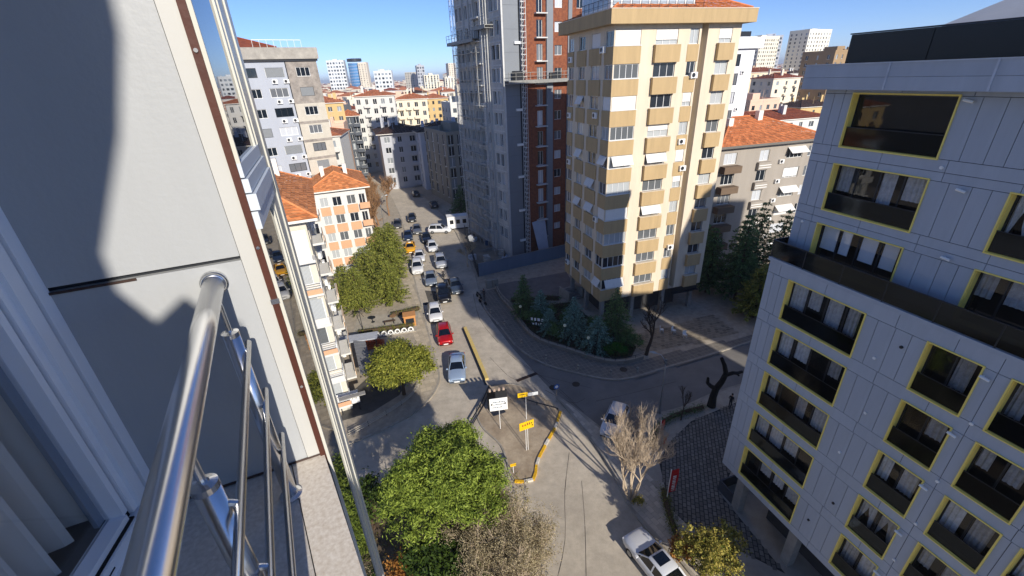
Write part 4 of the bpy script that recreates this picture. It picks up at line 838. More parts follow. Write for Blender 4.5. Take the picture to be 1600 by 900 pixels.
fw.build('far_windows', m_paneI, t, kind='stuff')
for i, (x, y, az, W_, D_, fl, lab) in enumerate([(-45,36,68,14,12,6,'nearest of the blocks in the back street left of the balcony apartment'),(-52,54,66,15,12,5,'second block up the back street left of the balcony apartment'),(-50,74,62,12,12,6,'third block up the back street, behind the striped apartment'),(-72,44,70,16,12,7,'block on the far side of the back street'),(-76,66,64,15,12,5,'last block on the far side of the back street')]):
    simple_building('apartment_block', lab, x, y, az, W_, D_, fl*2.95+1.3, cityc[i], fl, 4, 3, roof='hip', roofm=redt, ww=1.3, wh=1.4)
# ------------------------------------------------------------------ FOREGROUND: the building the photo is taken from
C0 = (-1.024, 1.377, 0); RZ = R(24)
m_acp = mat('wall_panel', '#a6a8a8', .38, .04, .9, stain=.05, sscale=2.5, streak=True, bump=.06, bscale=60); m_brown = mat('rusty_brown_trim', '#4a2418', .6, .18, 6, bump=.1)
m_frame = mat('pale_window_frame', '#c4c2b6', .35, .03, 2); m_sash = mat('white_sash', '#eceef0', .35, .03, 2)
own = thing('own_apartment_building', 'building at the left with smooth grey white wall panels and a brown edge', 'building', C0, RZ)
m_own = mat('own_render', '#cfccc2', .85, .08, .8)
q = MB(); q.box(-9,.04,0,.13,.95,36); q.box(-9,-12,0,.12,.04,28.2); q.box(-9,-4,31.3,-.62,.04,31.6); q.box(-9,-12,31.3,-.62,-4.2,36); q.box(-9,-4.0,28.2,-8.9,.04,31.3)
q.build('core_wall', m_own, own)
q = MB(); shade_fin = [(-8.9,28.2),(.29,28.2),(.29,31.1),(.22,31.14),(.16,31.24),(.06,31.17),(0.0,31.3),(.01,31.5),(.18,31.85),(.27,32.1),(.31,36),(-8.9,36)]; n = len(shade_fin)  # unseen wall added; outline shaped to cast the shadow edge on the panels
q.v += [(x,-4,z) for x, z in shade_fin]+[(x,-4.2,z) for x, z in shade_fin]; q.f.append(tuple(range(n))); q.f.append(tuple(range(2*n-1,n-1,-1))); q.f += [(i,(i+1) % n,n+(i+1) % n,n+i) for i in range(n)]; q.build('side_wall', m_own, own)
MB().box(-.47,0,29.478,.098,.04,33.5).build('wall_panel', m_acp, own); MB().box(-.47,0,28.5,.098,.04,29.462).build('wall_panel', m_acp, own)
MB().box(-.5,.02,28.4,.1,.039,33.5).build('joint_backing', m_dark, own)
q = MB(); q.box(-.47,-.004,29.455,-.2,.0,29.463); q.build('joint_bead', mat('worn_sealant', '#3c2a22', .7, .2, 20), own)
MB().box(.1,-.004,28.5,.15,.04,33.5).build('corner_flashing', mat('flashing', '#b8b7b1', .4, .03, 2), own)
MB().box(.15,-.012,28.45,.172,.05,33.5).build('edge_trim', m_brown, own)
q = MB()
for z in (28.9, 29.5, 30.1, 30.6): q.tube([(.161,-.013,z),(.161,-.017,z)], .006, 8)
q.build('trim_rivets', m_steel, own, kind='stuff')
q = MB(); q.box(.148,-.016,29.28,.176,-.011,29.3); q.build('trim_clip', m_steel, own)
# glazed bay beyond the trim: mirror-like panes, pale frame, spandrels at each storey
dv = Vector((math.sin(R(2.5)), math.cos(R(2.5)), 0)); nv = Vector((dv.y, -dv.x, 0)); g0 = Vector((.172, .0, 0))
m_mir = mat('reflective_pane', '#20262c', .015, 0, 1, spec=1.0); m_mir.node_tree.nodes['Principled BSDF'].inputs['IOR'].default_value = 1.9
def gb(a, b, z0, z1, o0, o1): return (g0+dv*a+nv*o0+Vector((0,0,z0)), dv*(b-a), nv*(o1-o0), Vector((0,0,z1-z0)))
for i in range(12):
    zt = 29.56+3.3-3.3*i; zb = zt-3.3+.22; zb = max(zb, .2)
    if zt-zb < .3: continue
    w_ = thing('bay_window', None, None); del_ = w_; w_.parent = own
    MB().obox(*gb(.0,.5,zb,zt,-.01,.0)).build('pane', m_mir, w_)
    q = MB(); q.obox(*gb(.0,.012,zb,zt,-.0,.012)); q.obox(*gb(.49,.53,zb,zt,-.03,.008)); q.obox(*gb(.54,.62,zb-.22,zt,-.03,.012)); q.obox(*gb(.63,.72,zb-.22,zt,-.03,.008)); q.obox(*gb(.73,.82,zb-.22,zt,-.05,.014)); q.build('frame', m_frame, w_)
    q = MB()
    for k_, (za, zc, o) in enumerate(((-.22,-.16,.02),(-.155,-.10,.03),(-.095,-.05,.02),(-.045,.0,.012))): q.obox(*gb(.0,.56,zb+za,zb+zc,-.02,o))
    q.build('transom', mat('transom_aluminium', '#c4ccd4', .35, .04, 2), w_)
    q = MB(); q.obox(*gb(.515,.82,zb-.22,zt,-.06,-.031)); q.build('gasket', m_dark, w_)
# sill: granite coping and grey flashing
m_gran = mat('speckled_granite', '#e2dacd', .55, 0, 60, c2='#c4b7a5', bump=.05, bscale=200)
def sl(x0, k0, x1, k1, z0, z1, y0=-.003, y1=-3.5):
    m = MB(); P = [(x0-k0*(y0+.003), y0), (x1-k1*(y0+.003), y0), (x1-k1*(y1+.003), y1), (x0-k0*(y1+.003), y1)]; m.prism(P, z0, z1); return m
sl(.034,.125,.165,.133,28.45,28.515).build('sill_slab', m_gran, own)
sl(-.455,-.2,.030,.125,28.45,28.513).build('sill_slab', mat('dull_granite', '#cfc9c0', .6, 0, 60, c2='#b0a89c', bump=.05, bscale=200), own)
sl(.030,.125,.034,.125,28.45,28.507).build('sill_joint', m_dark, own)
q = MB(); q.tube([(-.45,-.004,28.522),(.06,-.004,28.52),(.16,-.006,28.522)], .005, 5); q.build('sealant_bead', MC['worn_sealant'], own)
# balcony door: sash of white profiles, glass, bottom rail
sv = Vector((-.198, -.98, 0)); sn = Vector((.98, -.198, 0)); s0 = Vector((-.452, .0, 0))
def sb_(a, b, z0, z1, o0, o1): return (s0+sv*a+sn*o0+Vector((0,0,z0)), sv*(b-a), sn*(o1-o0), Vector((0,0,z1-z0)))
door = thing('balcony_door', None, None); door.parent = own
q = MB(); q.obox(*sb_(-.01,.035,28.5,33,-.02,.035)); q.obox(*sb_(.045,.09,28.5,33,-.05,.03)); q.obox(*sb_(.09,.115,28.64,33,-.05,.015)); q.obox(*sb_(.122,.145,28.66,33,-.06,.005)); q.build('stile', m_sash, door)
q = MB(); q.obox(*sb_(.033,.047,28.5,33,-.05,.012)); q.obox(*sb_(.114,.123,28.6,33,-.06,-.002)); q.build('gasket', m_black, door)
q = MB(); q.obox(*sb_(.035,3,28.5,28.58,-.05,.04)); q.obox(*sb_(.05,3,28.58,28.63,-.05,.03)); q.obox(*sb_(.14,3,28.635,28.66,-.05,.01)); q.build('bottom_rail', m_sash, door)
q = MB(); q.obox(*sb_(.13,3,28.628,28.636,-.05,.02)); q.obox(*sb_(.3,.34,28.6,28.605,.03,.032)); q.build('rail_gasket', m_black, door)
q = MB(); q.obox(*sb_(.14,.175,28.66,33,-.07,-.055)); q.build('glazing_bead', mat('blue_grey_bead', '#8f9aa6', .3, .05, 2), door)
MB().obox(*sb_(.145,3,28.66,33,-.045,-.04)).build('pane', glassmat('door_glass', '#a0a8b0', .85, .01, 1.3), door)
q = MB(); q.quad((-6,-4,28.3),(-.5,-4,28.3),(-.5,.03,28.3),(-6,.03,28.3)); q.build('room_floor', mat('dark_floor', '#2c241e', .5, .2, 2), own)
q = MB(); q.quad((-6,-4,28.3),(-6,.03,28.3),(-6,.03,31.3),(-6,-4,31.3)); q.quad((-6,.03,28.3),(-.5,.03,28.3),(-.5,.03,31.3),(-6,.03,31.3)); q.build('room_wall', mat('room_wall', '#6a6258', .9, .05, 1), own)
cu = MB(); n = 160
P = []
for i in range(n+1):
    a = .1+2.0*i/n; d = -.15+.06*math.sin(i*.8+.6*math.sin(i*.13))+.025*math.sin(i*.31+1); P.append(s0+sv*a+sn*d)
for i in range(n): cu.quad(P[i]+Vector((0,0,28.66+.01*math.sin(i*.3))), P[i+1]+Vector((0,0,28.66+.01*math.sin(i*.3+.3))), P[i+1]+Vector((0,0,31.2)), P[i]+Vector((0,0,31.2)))
c_ = cu.build('curtain', mat('door_curtain', '#f0eae0', .95, .04, 3), None, smooth=True, label='pale hanging curtain behind the glass of the balcony door', cat='curtain'); c_.location = C0; c_.rotation_euler = (0,0,RZ)
# stainless railing
rail = thing('balcony_railing', 'polished stainless steel balcony railing with thick handrail and three thin bars', 'railing', C0, RZ)
MB().tube([(0,.0,29.402),(.02,-.4,29.402),(.045,-.9,29.402),(.075,-1.5,29.402),(.14,-3.2,29.402)], .0315, 28).build('handrail', m_steel, rail, smooth=True)
q = MB(); q.tube([(0,.0,29.402),(0.001,-.018,29.402)], .041, 28); q.tube([(0.001,-.018,29.402),(0.002,-.03,29.402)], [.041,.033], 28); q.build('wall_flange', m_steel, rail, smooth=True)
for x, y in ((.03, -.175), (.047, -.84), (.075, -1.9)):
    p = MB().tube([(x,y,28.5),(x,y,29.27)], .0255, 20).build('post', m_steel, rail, smooth=True)
    MB().tube([(x,y,29.27),(x,y,29.285),(x,y,29.29)], [.0265,.026,.012], 20).build('post_cap', m_steel, p); MB().tube([(x,y,29.28),(x,y,29.39)], .008, 10).build('neck', m_steel, p)
    MB().tube([(x,y,28.514),(x,y,28.522),(x,y,28.528)], [.042,.042,.028], 22).build('foot_flange', m_steel, p)
for z, (xa, ya), (xb, yb) in ((29.20,(.056,-.11),(.097,-1.0)),(28.98,(.052,-.09),(.092,-.86)),(28.75,(.05,-.08),(.085,-.71))):
    k_ = (xb-xa)/(yb-ya); bar = MB().tube([(xa,ya,z),(xa+k_*(-3.2-ya),-3.2,z)], .0105, 12).build('thin_bar', m_steel, rail, smooth=True)
    for x, y in ((.03, -.175), (.047, -.84), (.075, -1.9)):
        xr = xa+k_*(y-ya); b_ = MB().tube([(x,y,z+.02),(x+.6*(xr-x),y,z+.012),(xr,y,z)], [.009,.008,.008], 8).build('bar_bracket', m_steel, bar)
# ------------------------------------------------------------------ VEGETATION
def tube_np(V, F, p0, p1, r0, r1, n=5):
    d = p1-p0; L_ = np.linalg.norm(d)
    if L_ < 1e-6: return
    d = d/L_; a = np.cross(d, (0,0,1.0)); 
    if np.linalg.norm(a) < .05: a = np.cross(d, (1.0,0,0))
    a /= np.linalg.norm(a); b = np.cross(d, a); base = len(V)
    for p, r in ((p0, r0), (p1, r1)):
        for k in range(n): t = 2*math.pi*k/n; V.append(tuple(p+(a*math.cos(t)+b*math.sin(t))*r))
    for k in range(n): F.append((base+k, base+(k+1) % n, base+n+(k+1) % n, base+n+k))
def branches(seed, h, r, levels, spread, kids=3, up=.25, split=.62, gn=4, stems=1, lean=(0,0), minr=.008, trunk=.3, jit=.25, sides=5):
    rr = np.random.RandomState(seed); V = []; F = []; tips = []
    def grow(p, d, L_, rad, lv):
        q = p; seg = 3 if lv < levels else 2
        for s in range(seg):
            d2 = d+rr.normal(0, jit*.5, 3); d2[2] += up*.3; d2 /= np.linalg.norm(d2); q2 = q+d2*L_/seg; ra = rad*(1-.3*s/seg); rb = rad*(1-.3*(s+1)/seg)
            tube_np(V, F, q, q2, max(ra, minr), max(rb, minr*.8), sides if lv < 2 else (4 if lv < 3 else 3)); q = q2; d = d2
            if lv >= 1 and lv < levels and s < seg-1:
                e = d+rr.normal(0, spread*.9, 3); e[2] += up; e /= np.linalg.norm(e); grow(q, e, L_*split*.85, rad*.5, lv+1)
        if lv < levels:
            for _ in range(kids):
                e = d+rr.normal(0, spread, 3); e[2] += up; e /= np.linalg.norm(e); grow(q, e, L_*split*rr.uniform(.8, 1.15), rad*.6, lv+1)
        else: tips.append(q)
    for s in range(stems):
        a = rr.uniform(0, 6.28); st = 0 if stems == 1 else .35
        d = np.array([math.cos(a)*st+lean[0], math.sin(a)*st+lean[1], 1.0]); d /= np.linalg.norm(d)
        grow(np.array([math.cos(a)*.15*(stems > 1), math.sin(a)*.15*(stems > 1), 0.0]), d, h*trunk, r*(1 if stems == 1 else .6), 0)
    return V, F, np.array(tips)
def mesh_np(name, V, F, m):
    me = bpy.data.meshes.new(name); me.from_pydata([tuple(v) for v in V], [], F); me.materials.append(m); me.update(); return me
def leaves(centers, radii, n, size, seed, squash=1., aspect=.5, upb=.3):
    """n small diamond leaves scattered round the given clump centres"""
    rr = np.random.RandomState(seed); centers = np.asarray(centers, float); k = len(centers); idx = rr.randint(0, k, n)
    d = rr.normal(size=(n, 3)); d /= np.linalg.norm(d, axis=1)[:, None]; rad = np.asarray(radii, float)[idx]*np.minimum(np.abs(rr.normal(0, .75, n))+.1, 1.9)
    P = centers[idx]+d*rad[:, None]*np.array([1, 1, squash])
    nr = d+rr.normal(0, .6, (n, 3)); nr[:, 2] += upb; nr /= np.linalg.norm(nr, axis=1)[:, None]
    t = np.cross(nr, rr.normal(size=(n, 3))); t /= np.linalg.norm(t, axis=1)[:, None]; b = np.cross(nr, t); s = size*rr.uniform(.6, 1.3, n)[:, None]
    V = np.stack([P-t*s, P-b*s*aspect, P+t*s, P+b*s*aspect], 1).reshape(-1, 3)
    return V
def quads_mesh(name, V, m):
    n = len(V)//4; me = bpy.data.meshes.new(name); me.vertices.add(len(V)); me.vertices.foreach_set('co', V.astype(np.float32).ravel()); me.loops.add(n*4); me.loops.foreach_set('vertex_index', np.arange(n*4, dtype=np.int32))
    me.polygons.add(n); me.polygons.foreach_set('loop_start', np.arange(0, n*4, 4, dtype=np.int32)); me.materials.append(m); me.update(calc_edges=True); return me
lf_pine = leafmat('pine_needles', '#44581a', '#9cac48', .2); lf_olive = leafmat('olive_leaves', '#55601f', '#a3a244', .25); lf_cedar = leafmat('cedar_needles', '#525f24', '#989a46', .15)
lf_dark = leafmat('dark_needles', '#36502c', '#6c8c50', .1); lf_blue = leafmat('blue_needles', '#4a6a5a', '#8cae9c', .1); lf_gold = leafmat('golden_leaves', '#56601e', '#c2b05a', .25); lf_dry = leafmat('dry_leaves', '#7c7154', '#bcae8a', .25)
lf_rust = leafmat('rusty_leaves', '#8a5a2a', '#c08a44', .25); lf_hedge = leafmat('hedge_leaves', '#4a5a1e', '#8a8c30', .2)
def tree(name, label, cat, x, y, crown_z, rx, ry, rz, nclump, n, size, leafm, seed, trunk_r=.2, trunkm=None, clr=.8, z0=.13, group=None, levels=2, squash=.8, shell=.62, lump=.18, aspect=.5):
    t = thing(name, label, cat, (x, y, z0), 0, group); rr = np.random.RandomState(seed)
    d = rr.normal(size=(nclump, 3)); d /= np.linalg.norm(d, axis=1)[:, None]; d[:, 2] = np.where(d[:, 2] < -.35, -d[:, 2], d[:, 2])
    ph = np.arctan2(d[:, 1], d[:, 0]); lob = 1+lump*np.sin(ph*3+seed)+lump*.7*np.sin(ph*5+seed*2+d[:, 2]*4)
    c = d*(rr.uniform(shell, 1, nclump)*lob)[:, None]*np.array([rx, ry, rz])+np.array([0, 0, crown_z])
    V, F = [], []; 
    base = np.array([0, 0, 0.]); fork = np.array([rr.normal(0, .1), rr.normal(0, .1), max(crown_z-rz*.75, .6)])
    tube_np(V, F, base, fork, trunk_r*1.25, trunk_r*.85, 8)
    for i in rr.choice(nclump, min(nclump, 34), replace=False):
        mid = fork*.45+c[i]*.55+rr.normal(0, rx*.07, 3); tube_np(V, F, fork, mid, trunk_r*.42, trunk_r*.22, 5); tube_np(V, F, mid, c[i], trunk_r*.22, trunk_r*.06, 4)
    link('trunk', mesh_np('trunk', V, F, trunkm or m_wood), t); cl = leaves(c, rr.uniform(.75, 1.25, nclump)*clr, n, size, seed+1, squash, aspect)
    link('crown', quads_mesh('crown', cl, leafm), t); return t
def conifer(name, label, x, y, h, r, seed, leafm, cat='conifer', layers=None, nper=9, size=.12, dens=26, z0=.13, trunk=.16, droop=-.25, base=.12, group=None, power=.85):
    t = thing(name, label, cat, (x, y, z0), 0, group); rr = np.random.RandomState(seed); layers = layers or int(h*2.4); V, F = [], []; L = []
    tube_np(V, F, np.zeros(3), np.array([0, 0, h*.96]), trunk, .02, 7)
    for i in range(layers):
        f = (i+.5)/layers; z = h*(base+(1-base)*f); rad = r*(1-f)**power+.12; k = max(4, int(nper*(.5+.5*(1-f))))
        for j in range(k):
            a = j*2*math.pi/k+i*.9+rr.uniform(-.25, .25); l = rad*rr.uniform(.75, 1.1); e = np.array([math.cos(a)*l, math.sin(a)*l, z+droop*l+rr.uniform(-.1, .1)]); s = np.array([0, 0, z])
            tube_np(V, F, s, e, .03*(1-f)+.012, .008, 3); m = max(3, int(dens*l/r)); u = rr.uniform(.15, 1, m)[:, None]; p = s+(e-s)*u; p += rr.normal(0, 1, (m, 3))*np.array([.1, .1, .05])*(1.3-u*.5)*max(.6, r*.5)
            dirn = (e-s)/np.linalg.norm(e-s); tt = dirn+rr.normal(0, .55, (m, 3)); tt /= np.linalg.norm(tt, axis=1)[:, None]; nb = np.cross(tt, np.array([0, 0, 1.])+rr.normal(0, .35, (m, 3))); nb /= np.linalg.norm(nb, axis=1)[:, None]
            sz = size*rr.uniform(.7, 1.3, m)[:, None]; L.append(np.stack([p-tt*sz, p-nb*sz*.35, p+tt*sz, p+nb*sz*.35], 1).reshape(-1, 3))
    link('trunk', mesh_np('trunk', V, F, m_wood), t); link('crown', quads_mesh('crown', np.concatenate(L), leafm), t); return t
def bare(name, label, x, y, seed, m=m_twig, z0=.13, tipleaf=None, nleaf=0, lsize=.06, cat='tree', scale=1., **k):
    t = thing(name, label, cat, (x, y, z0)); V, F, tips = branches(seed, **k); V = np.array(V)*scale
    link('trunk', mesh_np('trunk', V, F, m), t)
    if tipleaf and nleaf: link('crown', quads_mesh('crown', leaves(tips*scale, np.full(len(tips), .35*scale), nleaf, lsize, seed), tipleaf), t)
    return t
# left, bottom
tree('pine_tree', 'large bright green round crowned pine at the bottom centre below the road island', 'tree', -4.6, 19.2, 7.3, 3.6, 3.3, 2.9, 620, 150000, .11, lf_pine, 3, .28, clr=.42, lump=.16, squash=.8, aspect=.3, shell=.45)
tree('yard_tree', 'dark green tree standing in for the shaded lower side of the large round pine', 'tree', -4.6, 16.6, 3.6, 2.2, 1.8, 1.7, 90, 20000, .14, leafmat('shade_leaves', '#26380f', '#44561c', .2), 5, .2, clr=.6, group=None)  # added dark crown: shade of the pine's lower side put into leaf colour
t = bare('shrub_tree', 'beige twiggy leafless shrub at the bottom edge in front of the pine', -.9, 16.6, 11, h=8.2, r=.12, levels=4, spread=.62, kids=3, up=.3, split=.68, stems=11, trunk=.34, jit=.22, tipleaf=lf_dry, nleaf=55000, lsize=.045, minr=.008)
t = bare('shrub_tree', 'small grey green twiggy shrub at the bottom edge right of the beige shrub', 1.6, 14.6, 13, h=3.8, r=.08, levels=4, spread=.55, kids=3, up=.3, split=.62, stems=5, trunk=.34, tipleaf=leafmat('greygreen_leaves', '#5c5c34', '#a09a6c', .2), nleaf=7000, lsize=.07, minr=.008)
tree('rusty_shrub', 'low rust brown shrub in the yard left of the beige shrub', 'shrub', -7.9, 17.2, 1.0, 1.3, 1.1, .9, 24, 2600, .12, lf_rust, 9, .06, clr=.4)
tree('round_tree', 'round olive green tree on the pavement corner left of the silver car', 'tree', -11.9, 36.7, 3.6, 3.2, 2.7, 2.1, 240, 42000, .13, lf_olive, 8, .16, clr=.5, lump=.1)
# avenue evergreens
for i, (x, y, h, r, lab) in enumerate([(-22.3,56.3,6.6,3.2,'evergreen closest to the striped café garden'),(-18.2,58.3,6.4,3.0,'evergreen nearest the road at the café hedge'),(-24.6,58.5,6.2,3.2,'evergreen at the foot of the balcony apartment'),(-20.6,61.8,6.8,3.3,'evergreen in the middle front of the avenue row'),(-23.6,65,6.4,3.3,'evergreen covering the lower windows of the striped house'),(-19.9,66.6,6.6,3.0,'evergreen at the kerb beside the white estate car'),(-23,70.6,6.9,3.1,'tallest evergreen at the corner of the striped house'),(-20.9,73.2,6.0,2.8,'evergreen at the kerb beside the white saloon'),(-24.2,77,6.0,3.0,'evergreen left of the yellow taxi'),(-23.6,81.4,5.4,2.8,'farthest evergreen of the avenue row')]):
    conifer('evergreen_tree', 'olive green '+lab, x, y, h, r*.98, 30+i, lf_cedar, 'tree', nper=13, size=.17, dens=70, trunk=.22, droop=-.08, power=.5, base=.1)
for i, (x, y, lab) in enumerate([(-28.8,92,'tallest of the brown leafless trees where the avenue bends'),(-27.4,86,'brown leafless tree nearest the evergreens on the avenue'),(-33,104,'brown leafless tree farthest along the left pavement'),(-30,97,'brown leafless tree halfway along the bend'),(-31.5,90,'brown leafless tree behind the tallest one at the bend'),(-36,111,'brown leafless tree at the far end of the bend'),(-26.6,84.5,'brown leafless tree closest to the striped house roof'),(-34,98,'brown leafless tree set back from the bend pavement'),(-29.5,105,'brown leafless tree at the kerb opposite the site cabin')]):
    bare('bare_tree', lab, x, y, 40+i, h=11.5, r=.22, levels=5, spread=.5, kids=3, up=.3, split=.64, trunk=.34, tipleaf=lf_rust, nleaf=700, lsize=.08, minr=.02, m=mat('brown_twig', '#8a6a4c', .9, .2, 6))
bare('bare_tree', 'sunlit orange brown leafless tree at the site fence', -7.6, 70.5, 51, h=6.5, r=.14, levels=4, spread=.5, kids=3, up=.3, split=.62, trunk=.3, tipleaf=lf_dry, nleaf=900, lsize=.08, minr=.018)
# centre right bare trees
bare('bare_tree', 'big pale leafless tree with many stems on the wedge shaped pavement', 8.5, 23.0, 63, h=9.4, r=.15, levels=6, spread=.42, kids=2, up=.36, split=.68, stems=6, trunk=.32, jit=.22, minr=.006)
bare('bare_tree', 'broad dark leafless tree on the corner garden edge under the beige tower', 15.3, 41.9, 71, m=mat('dark_bark', '#43352a', .95, .2, 6), h=8.6, r=.22, levels=5, spread=.46, kids=2, up=.3, split=.68, trunk=.3, jit=.2, minr=.013)
bare('bare_tree', 'small slender leafless tree by the red flag on the side pavement', 15.4, 31.2, 75, m=MC['dark_bark'], h=4.4, r=.07, levels=4, spread=.36, kids=3, up=.5, split=.62, trunk=.36, minr=.008)
tree('yellow_bush', 'tuft of yellow leaves at the foot of the big pale leafless tree', 'bush', 8.9, 22.4, .35, .5, .4, .35, 10, 900, .07, lf_gold, 4, .03, clr=.2)
t = thing('pruned_tree', 'black pruned tree trunk with cut stub limbs beside the grey building', 'tree', (19.0, 32.9, .13)); V, F = [], []
def pth(ps, rs):
    for a, b, r0, r1 in zip(ps, ps[1:], rs, rs[1:]): tube_np(V, F, np.array(a, float), np.array(b, float), r0, r1, 9)
pth([(0,0,0),(.05,.1,1.0),(.3,.3,1.9),(.75,.35,2.7),(1.0,.4,3.6),(.75,.5,4.5),(.35,.5,5.3)], [.42,.34,.31,.27,.24,.2,.16]); pth([(.3,.3,1.9),(-.3,.2,2.3),(-.75,.1,2.8),(-.8,.1,3.4)], [.24,.2,.16,.12]); pth([(1.0,.4,3.4),(1.6,.3,3.7),(2.0,.3,3.65),(2.5,.3,3.8)], [.2,.17,.15,.12]); pth([(1.9,.3,3.65),(2.2,.2,3.4)], [.1,.08])
link('trunk', mesh_np('trunk', V, F, mat('black_bark', '#1d1916', .95, .2, 6)), t)
tree('golden_tree', 'yellow green leafy tree at the bottom edge beside the grey building', 'tree', 11.7, 17.0, 2.4, 2.2, 1.6, 1.7, 120, 15000, .085, lf_gold, 6, .14, clr=.3, shell=.35, lump=.25)
tree('golden_tree', 'smaller golden shrub spilling over the pavement left of the yellow green tree', 'tree', 10.6, 18.2, 1.2, .9, .7, .8, 26, 2800, .09, lf_rust, 16, .06, clr=.3)
# corner garden conifers
gl = [(1.5,52.4,5.2,1.6,lf_dark,'tallest dark fir at the left end of the corner garden'),(3.7,51.0,3.8,1.4,lf_blue,'blue green fir second from the left in the corner garden'),(4.6,47.9,2.9,1.3,lf_blue,'small blue spruce behind the garden sign'),(7.4,46.0,4.9,1.9,lf_blue,'broad blue spruce in the middle of the corner garden'),(9.8,43.4,3.9,2.0,lf_blue,'dome shaped blue spruce behind the round lamp'),(12.3,45.2,6.0,2.2,lf_dark,'largest dark fir in front of the tower entrance')]
for i, (x, y, h, r, m, lab) in enumerate(gl): conifer('fir_tree', lab, x, y, h*1.2, r*1.25, 80+i, m, nper=13, size=.13, dens=60, droop=-.2, power=.75, trunk=.09)
for i_, (bx_, by_, lab_) in enumerate([(2.6,50.2,'left of the garden sign'),(5.6,46.6,'between the two blue spruces'),(7.2,49.6,'in the middle of the corner lawn'),(10.6,47.4,'behind the dome shaped spruce'),(13.6,43.6,'at the right end of the corner garden'),(4.4,51.6,'behind the second fir')]):
    tree('garden_bush', 'dark leafy shrub '+lab_, 'bush', bx_, by_, 1.0, 1.5, 1.3, .9, 34, 5200, .08, lf_dark, 200+i_, .05, clr=.4)
tree('garden_bush', 'bright green low bush at the kerb wall of the corner garden', 'bush', 11.7, 41.9, .8, 1.7, .8, .7, 26, 4200, .08, leafmat('bush_green', '#1f4a12', '#3d7a20', .15), 91, .05, clr=.4)
for i, (x, y, h, r, lab) in enumerate([(31.6,54.4,12.5,3.4,'tall dark cedar right behind the beige tower'),(34.2,50.2,9,3.0,'dark cedar with sunlit lower boughs near the side street'),(35.6,58.5,13,3.4,'dark cedar in front of the tiled grey brown house'),(38.5,53.5,11,3.2,'dark cedar touching the outline of the grey building'),(29.5,61.5,9,2.6,'dark cedar between tower and tiled house'),(28.6,57.0,10,3.0,'dark cedar nearest the right rear corner of the beige tower'),(31.6,49.4,7.5,3.0,'low spreading cedar beside the sunlit patio strip'),(35.8,47.4,8,3.2,'low spreading cedar at the side street kerb by the grey building'),(38.5,57.5,12,3.4,'dark cedar under the awnings of the tiled house'),(33.0,57.4,11.5,3.2,'dark cedar in the middle of the grove right of the tower')]):
    conifer('cedar_tree', lab, x, y, h, r, 100+i, lf_dark if i not in (1, 6, 7) else lf_cedar, 'tree', nper=12, size=.24, dens=60, trunk=.24, droop=-.1, layers=14, power=.65)
conifer('evergreen_tree', 'dark evergreen in the shade at the far bend right of the avenue', -11.5, 104, 7, 3.4, 120, lf_dark, 'tree', nper=9, size=.3, dens=30, trunk=.2)
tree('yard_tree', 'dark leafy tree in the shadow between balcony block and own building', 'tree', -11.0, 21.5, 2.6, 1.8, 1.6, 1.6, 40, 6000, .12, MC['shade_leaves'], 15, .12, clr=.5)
# hedges and lawn of the corner garden
def hedge(label, pts, w_, h, seed, m=None, z0=.2):
    V = []; p = resample(smooth_line(pts, 4), .25); rr = np.random.RandomState(seed); c = np.array([[q.x, q.y, z0+h*.5] for q in p])+rr.normal(0, .05, (len(p), 3)); V = leaves(c, np.full(len(p), max(w_, h)*.55), len(p)*110, .06, seed, h/max(w_, h))
    t = thing('hedge', label, 'hedge'); link('hedge_leaves', quads_mesh('hedge', V, m or lf_dark), t); b = MB(); b.tube([(q.x, q.y, z0+h*.45) for q in p], min(w_, h)*.4, 6); b.build('stems', m_wood, t)
hedge('dark clipped curved hedge along the sunken court', [(-.2,56.4),(1.4,56.6),(3.2,56.0),(5.2,56.6),(7.0,56.2)], .9, .8, 1)
hedge('dark straight hedge below the pale garden path', [(2.2,54.6),(4.5,53.9),(6.8,54.2),(8.6,54.6)], .8, .7, 2)
hedge('yellow green hedge strip along the café garden', [(-20.4,49.4),(-16.6,50.1),(-13.3,50.7)], .7, .6, 3, lf_hedge)
hedge('clipped hedge behind the lit café terrace by the road', [(-16.9,53.6),(-14.6,54.4),(-13.4,55.2)], .8, .9, 4, lf_hedge)
hedge('low green planting strip along the forecourt wall', [(10.9,19.0),(10.9,21.5),(11.2,23.6)], .7, .5, 5, lf_hedge)
hedge('dark ivy strip behind the red flags', [(11.7,28.2),(12.9,30.2),(15,31.6),(18,32.5)], .8, .5, 6)
gd = [(-.2,55.2),(1.7,48.7),(3.5,46.0),(5.9,44.2),(9.5,41.6),(11.2,40.9),(13.3,41.2),(14.6,43.6),(12.8,47.6),(11.2,48.2),(8.6,55.4),(3,55.8)]
polyobj('lawn', gd, .13, .2, m_soil, kind='structure')
rr = np.random.RandomState(5); P = []
bm_ = gd; xs = [p[0] for p in gd]; ys = [p[1] for p in gd]
def inpoly(x, y, P_):
    c = False; j = len(P_)-1
    for i in range(len(P_)):
        if (P_[i][1] > y) != (P_[j][1] > y) and x < (P_[j][0]-P_[i][0])*(y-P_[i][1])/(P_[j][1]-P_[i][1])+P_[i][0]: c = not c
        j = i
    return c
while len(P) < 9000:
    x, y = rr.uniform(min(xs), max(xs)), rr.uniform(min(ys), max(ys))
    if inpoly(x, y, gd): P.append((x, y, .24))
link('grass', quads_mesh('grass', leaves(np.array(P), np.full(len(P), .08), 22000, .07, 6), leafmat('grass_blades', '#16280e', '#33501e', .1)), kind='stuff', label='dark green lawn grass of the shaded corner garden', cat='grass')
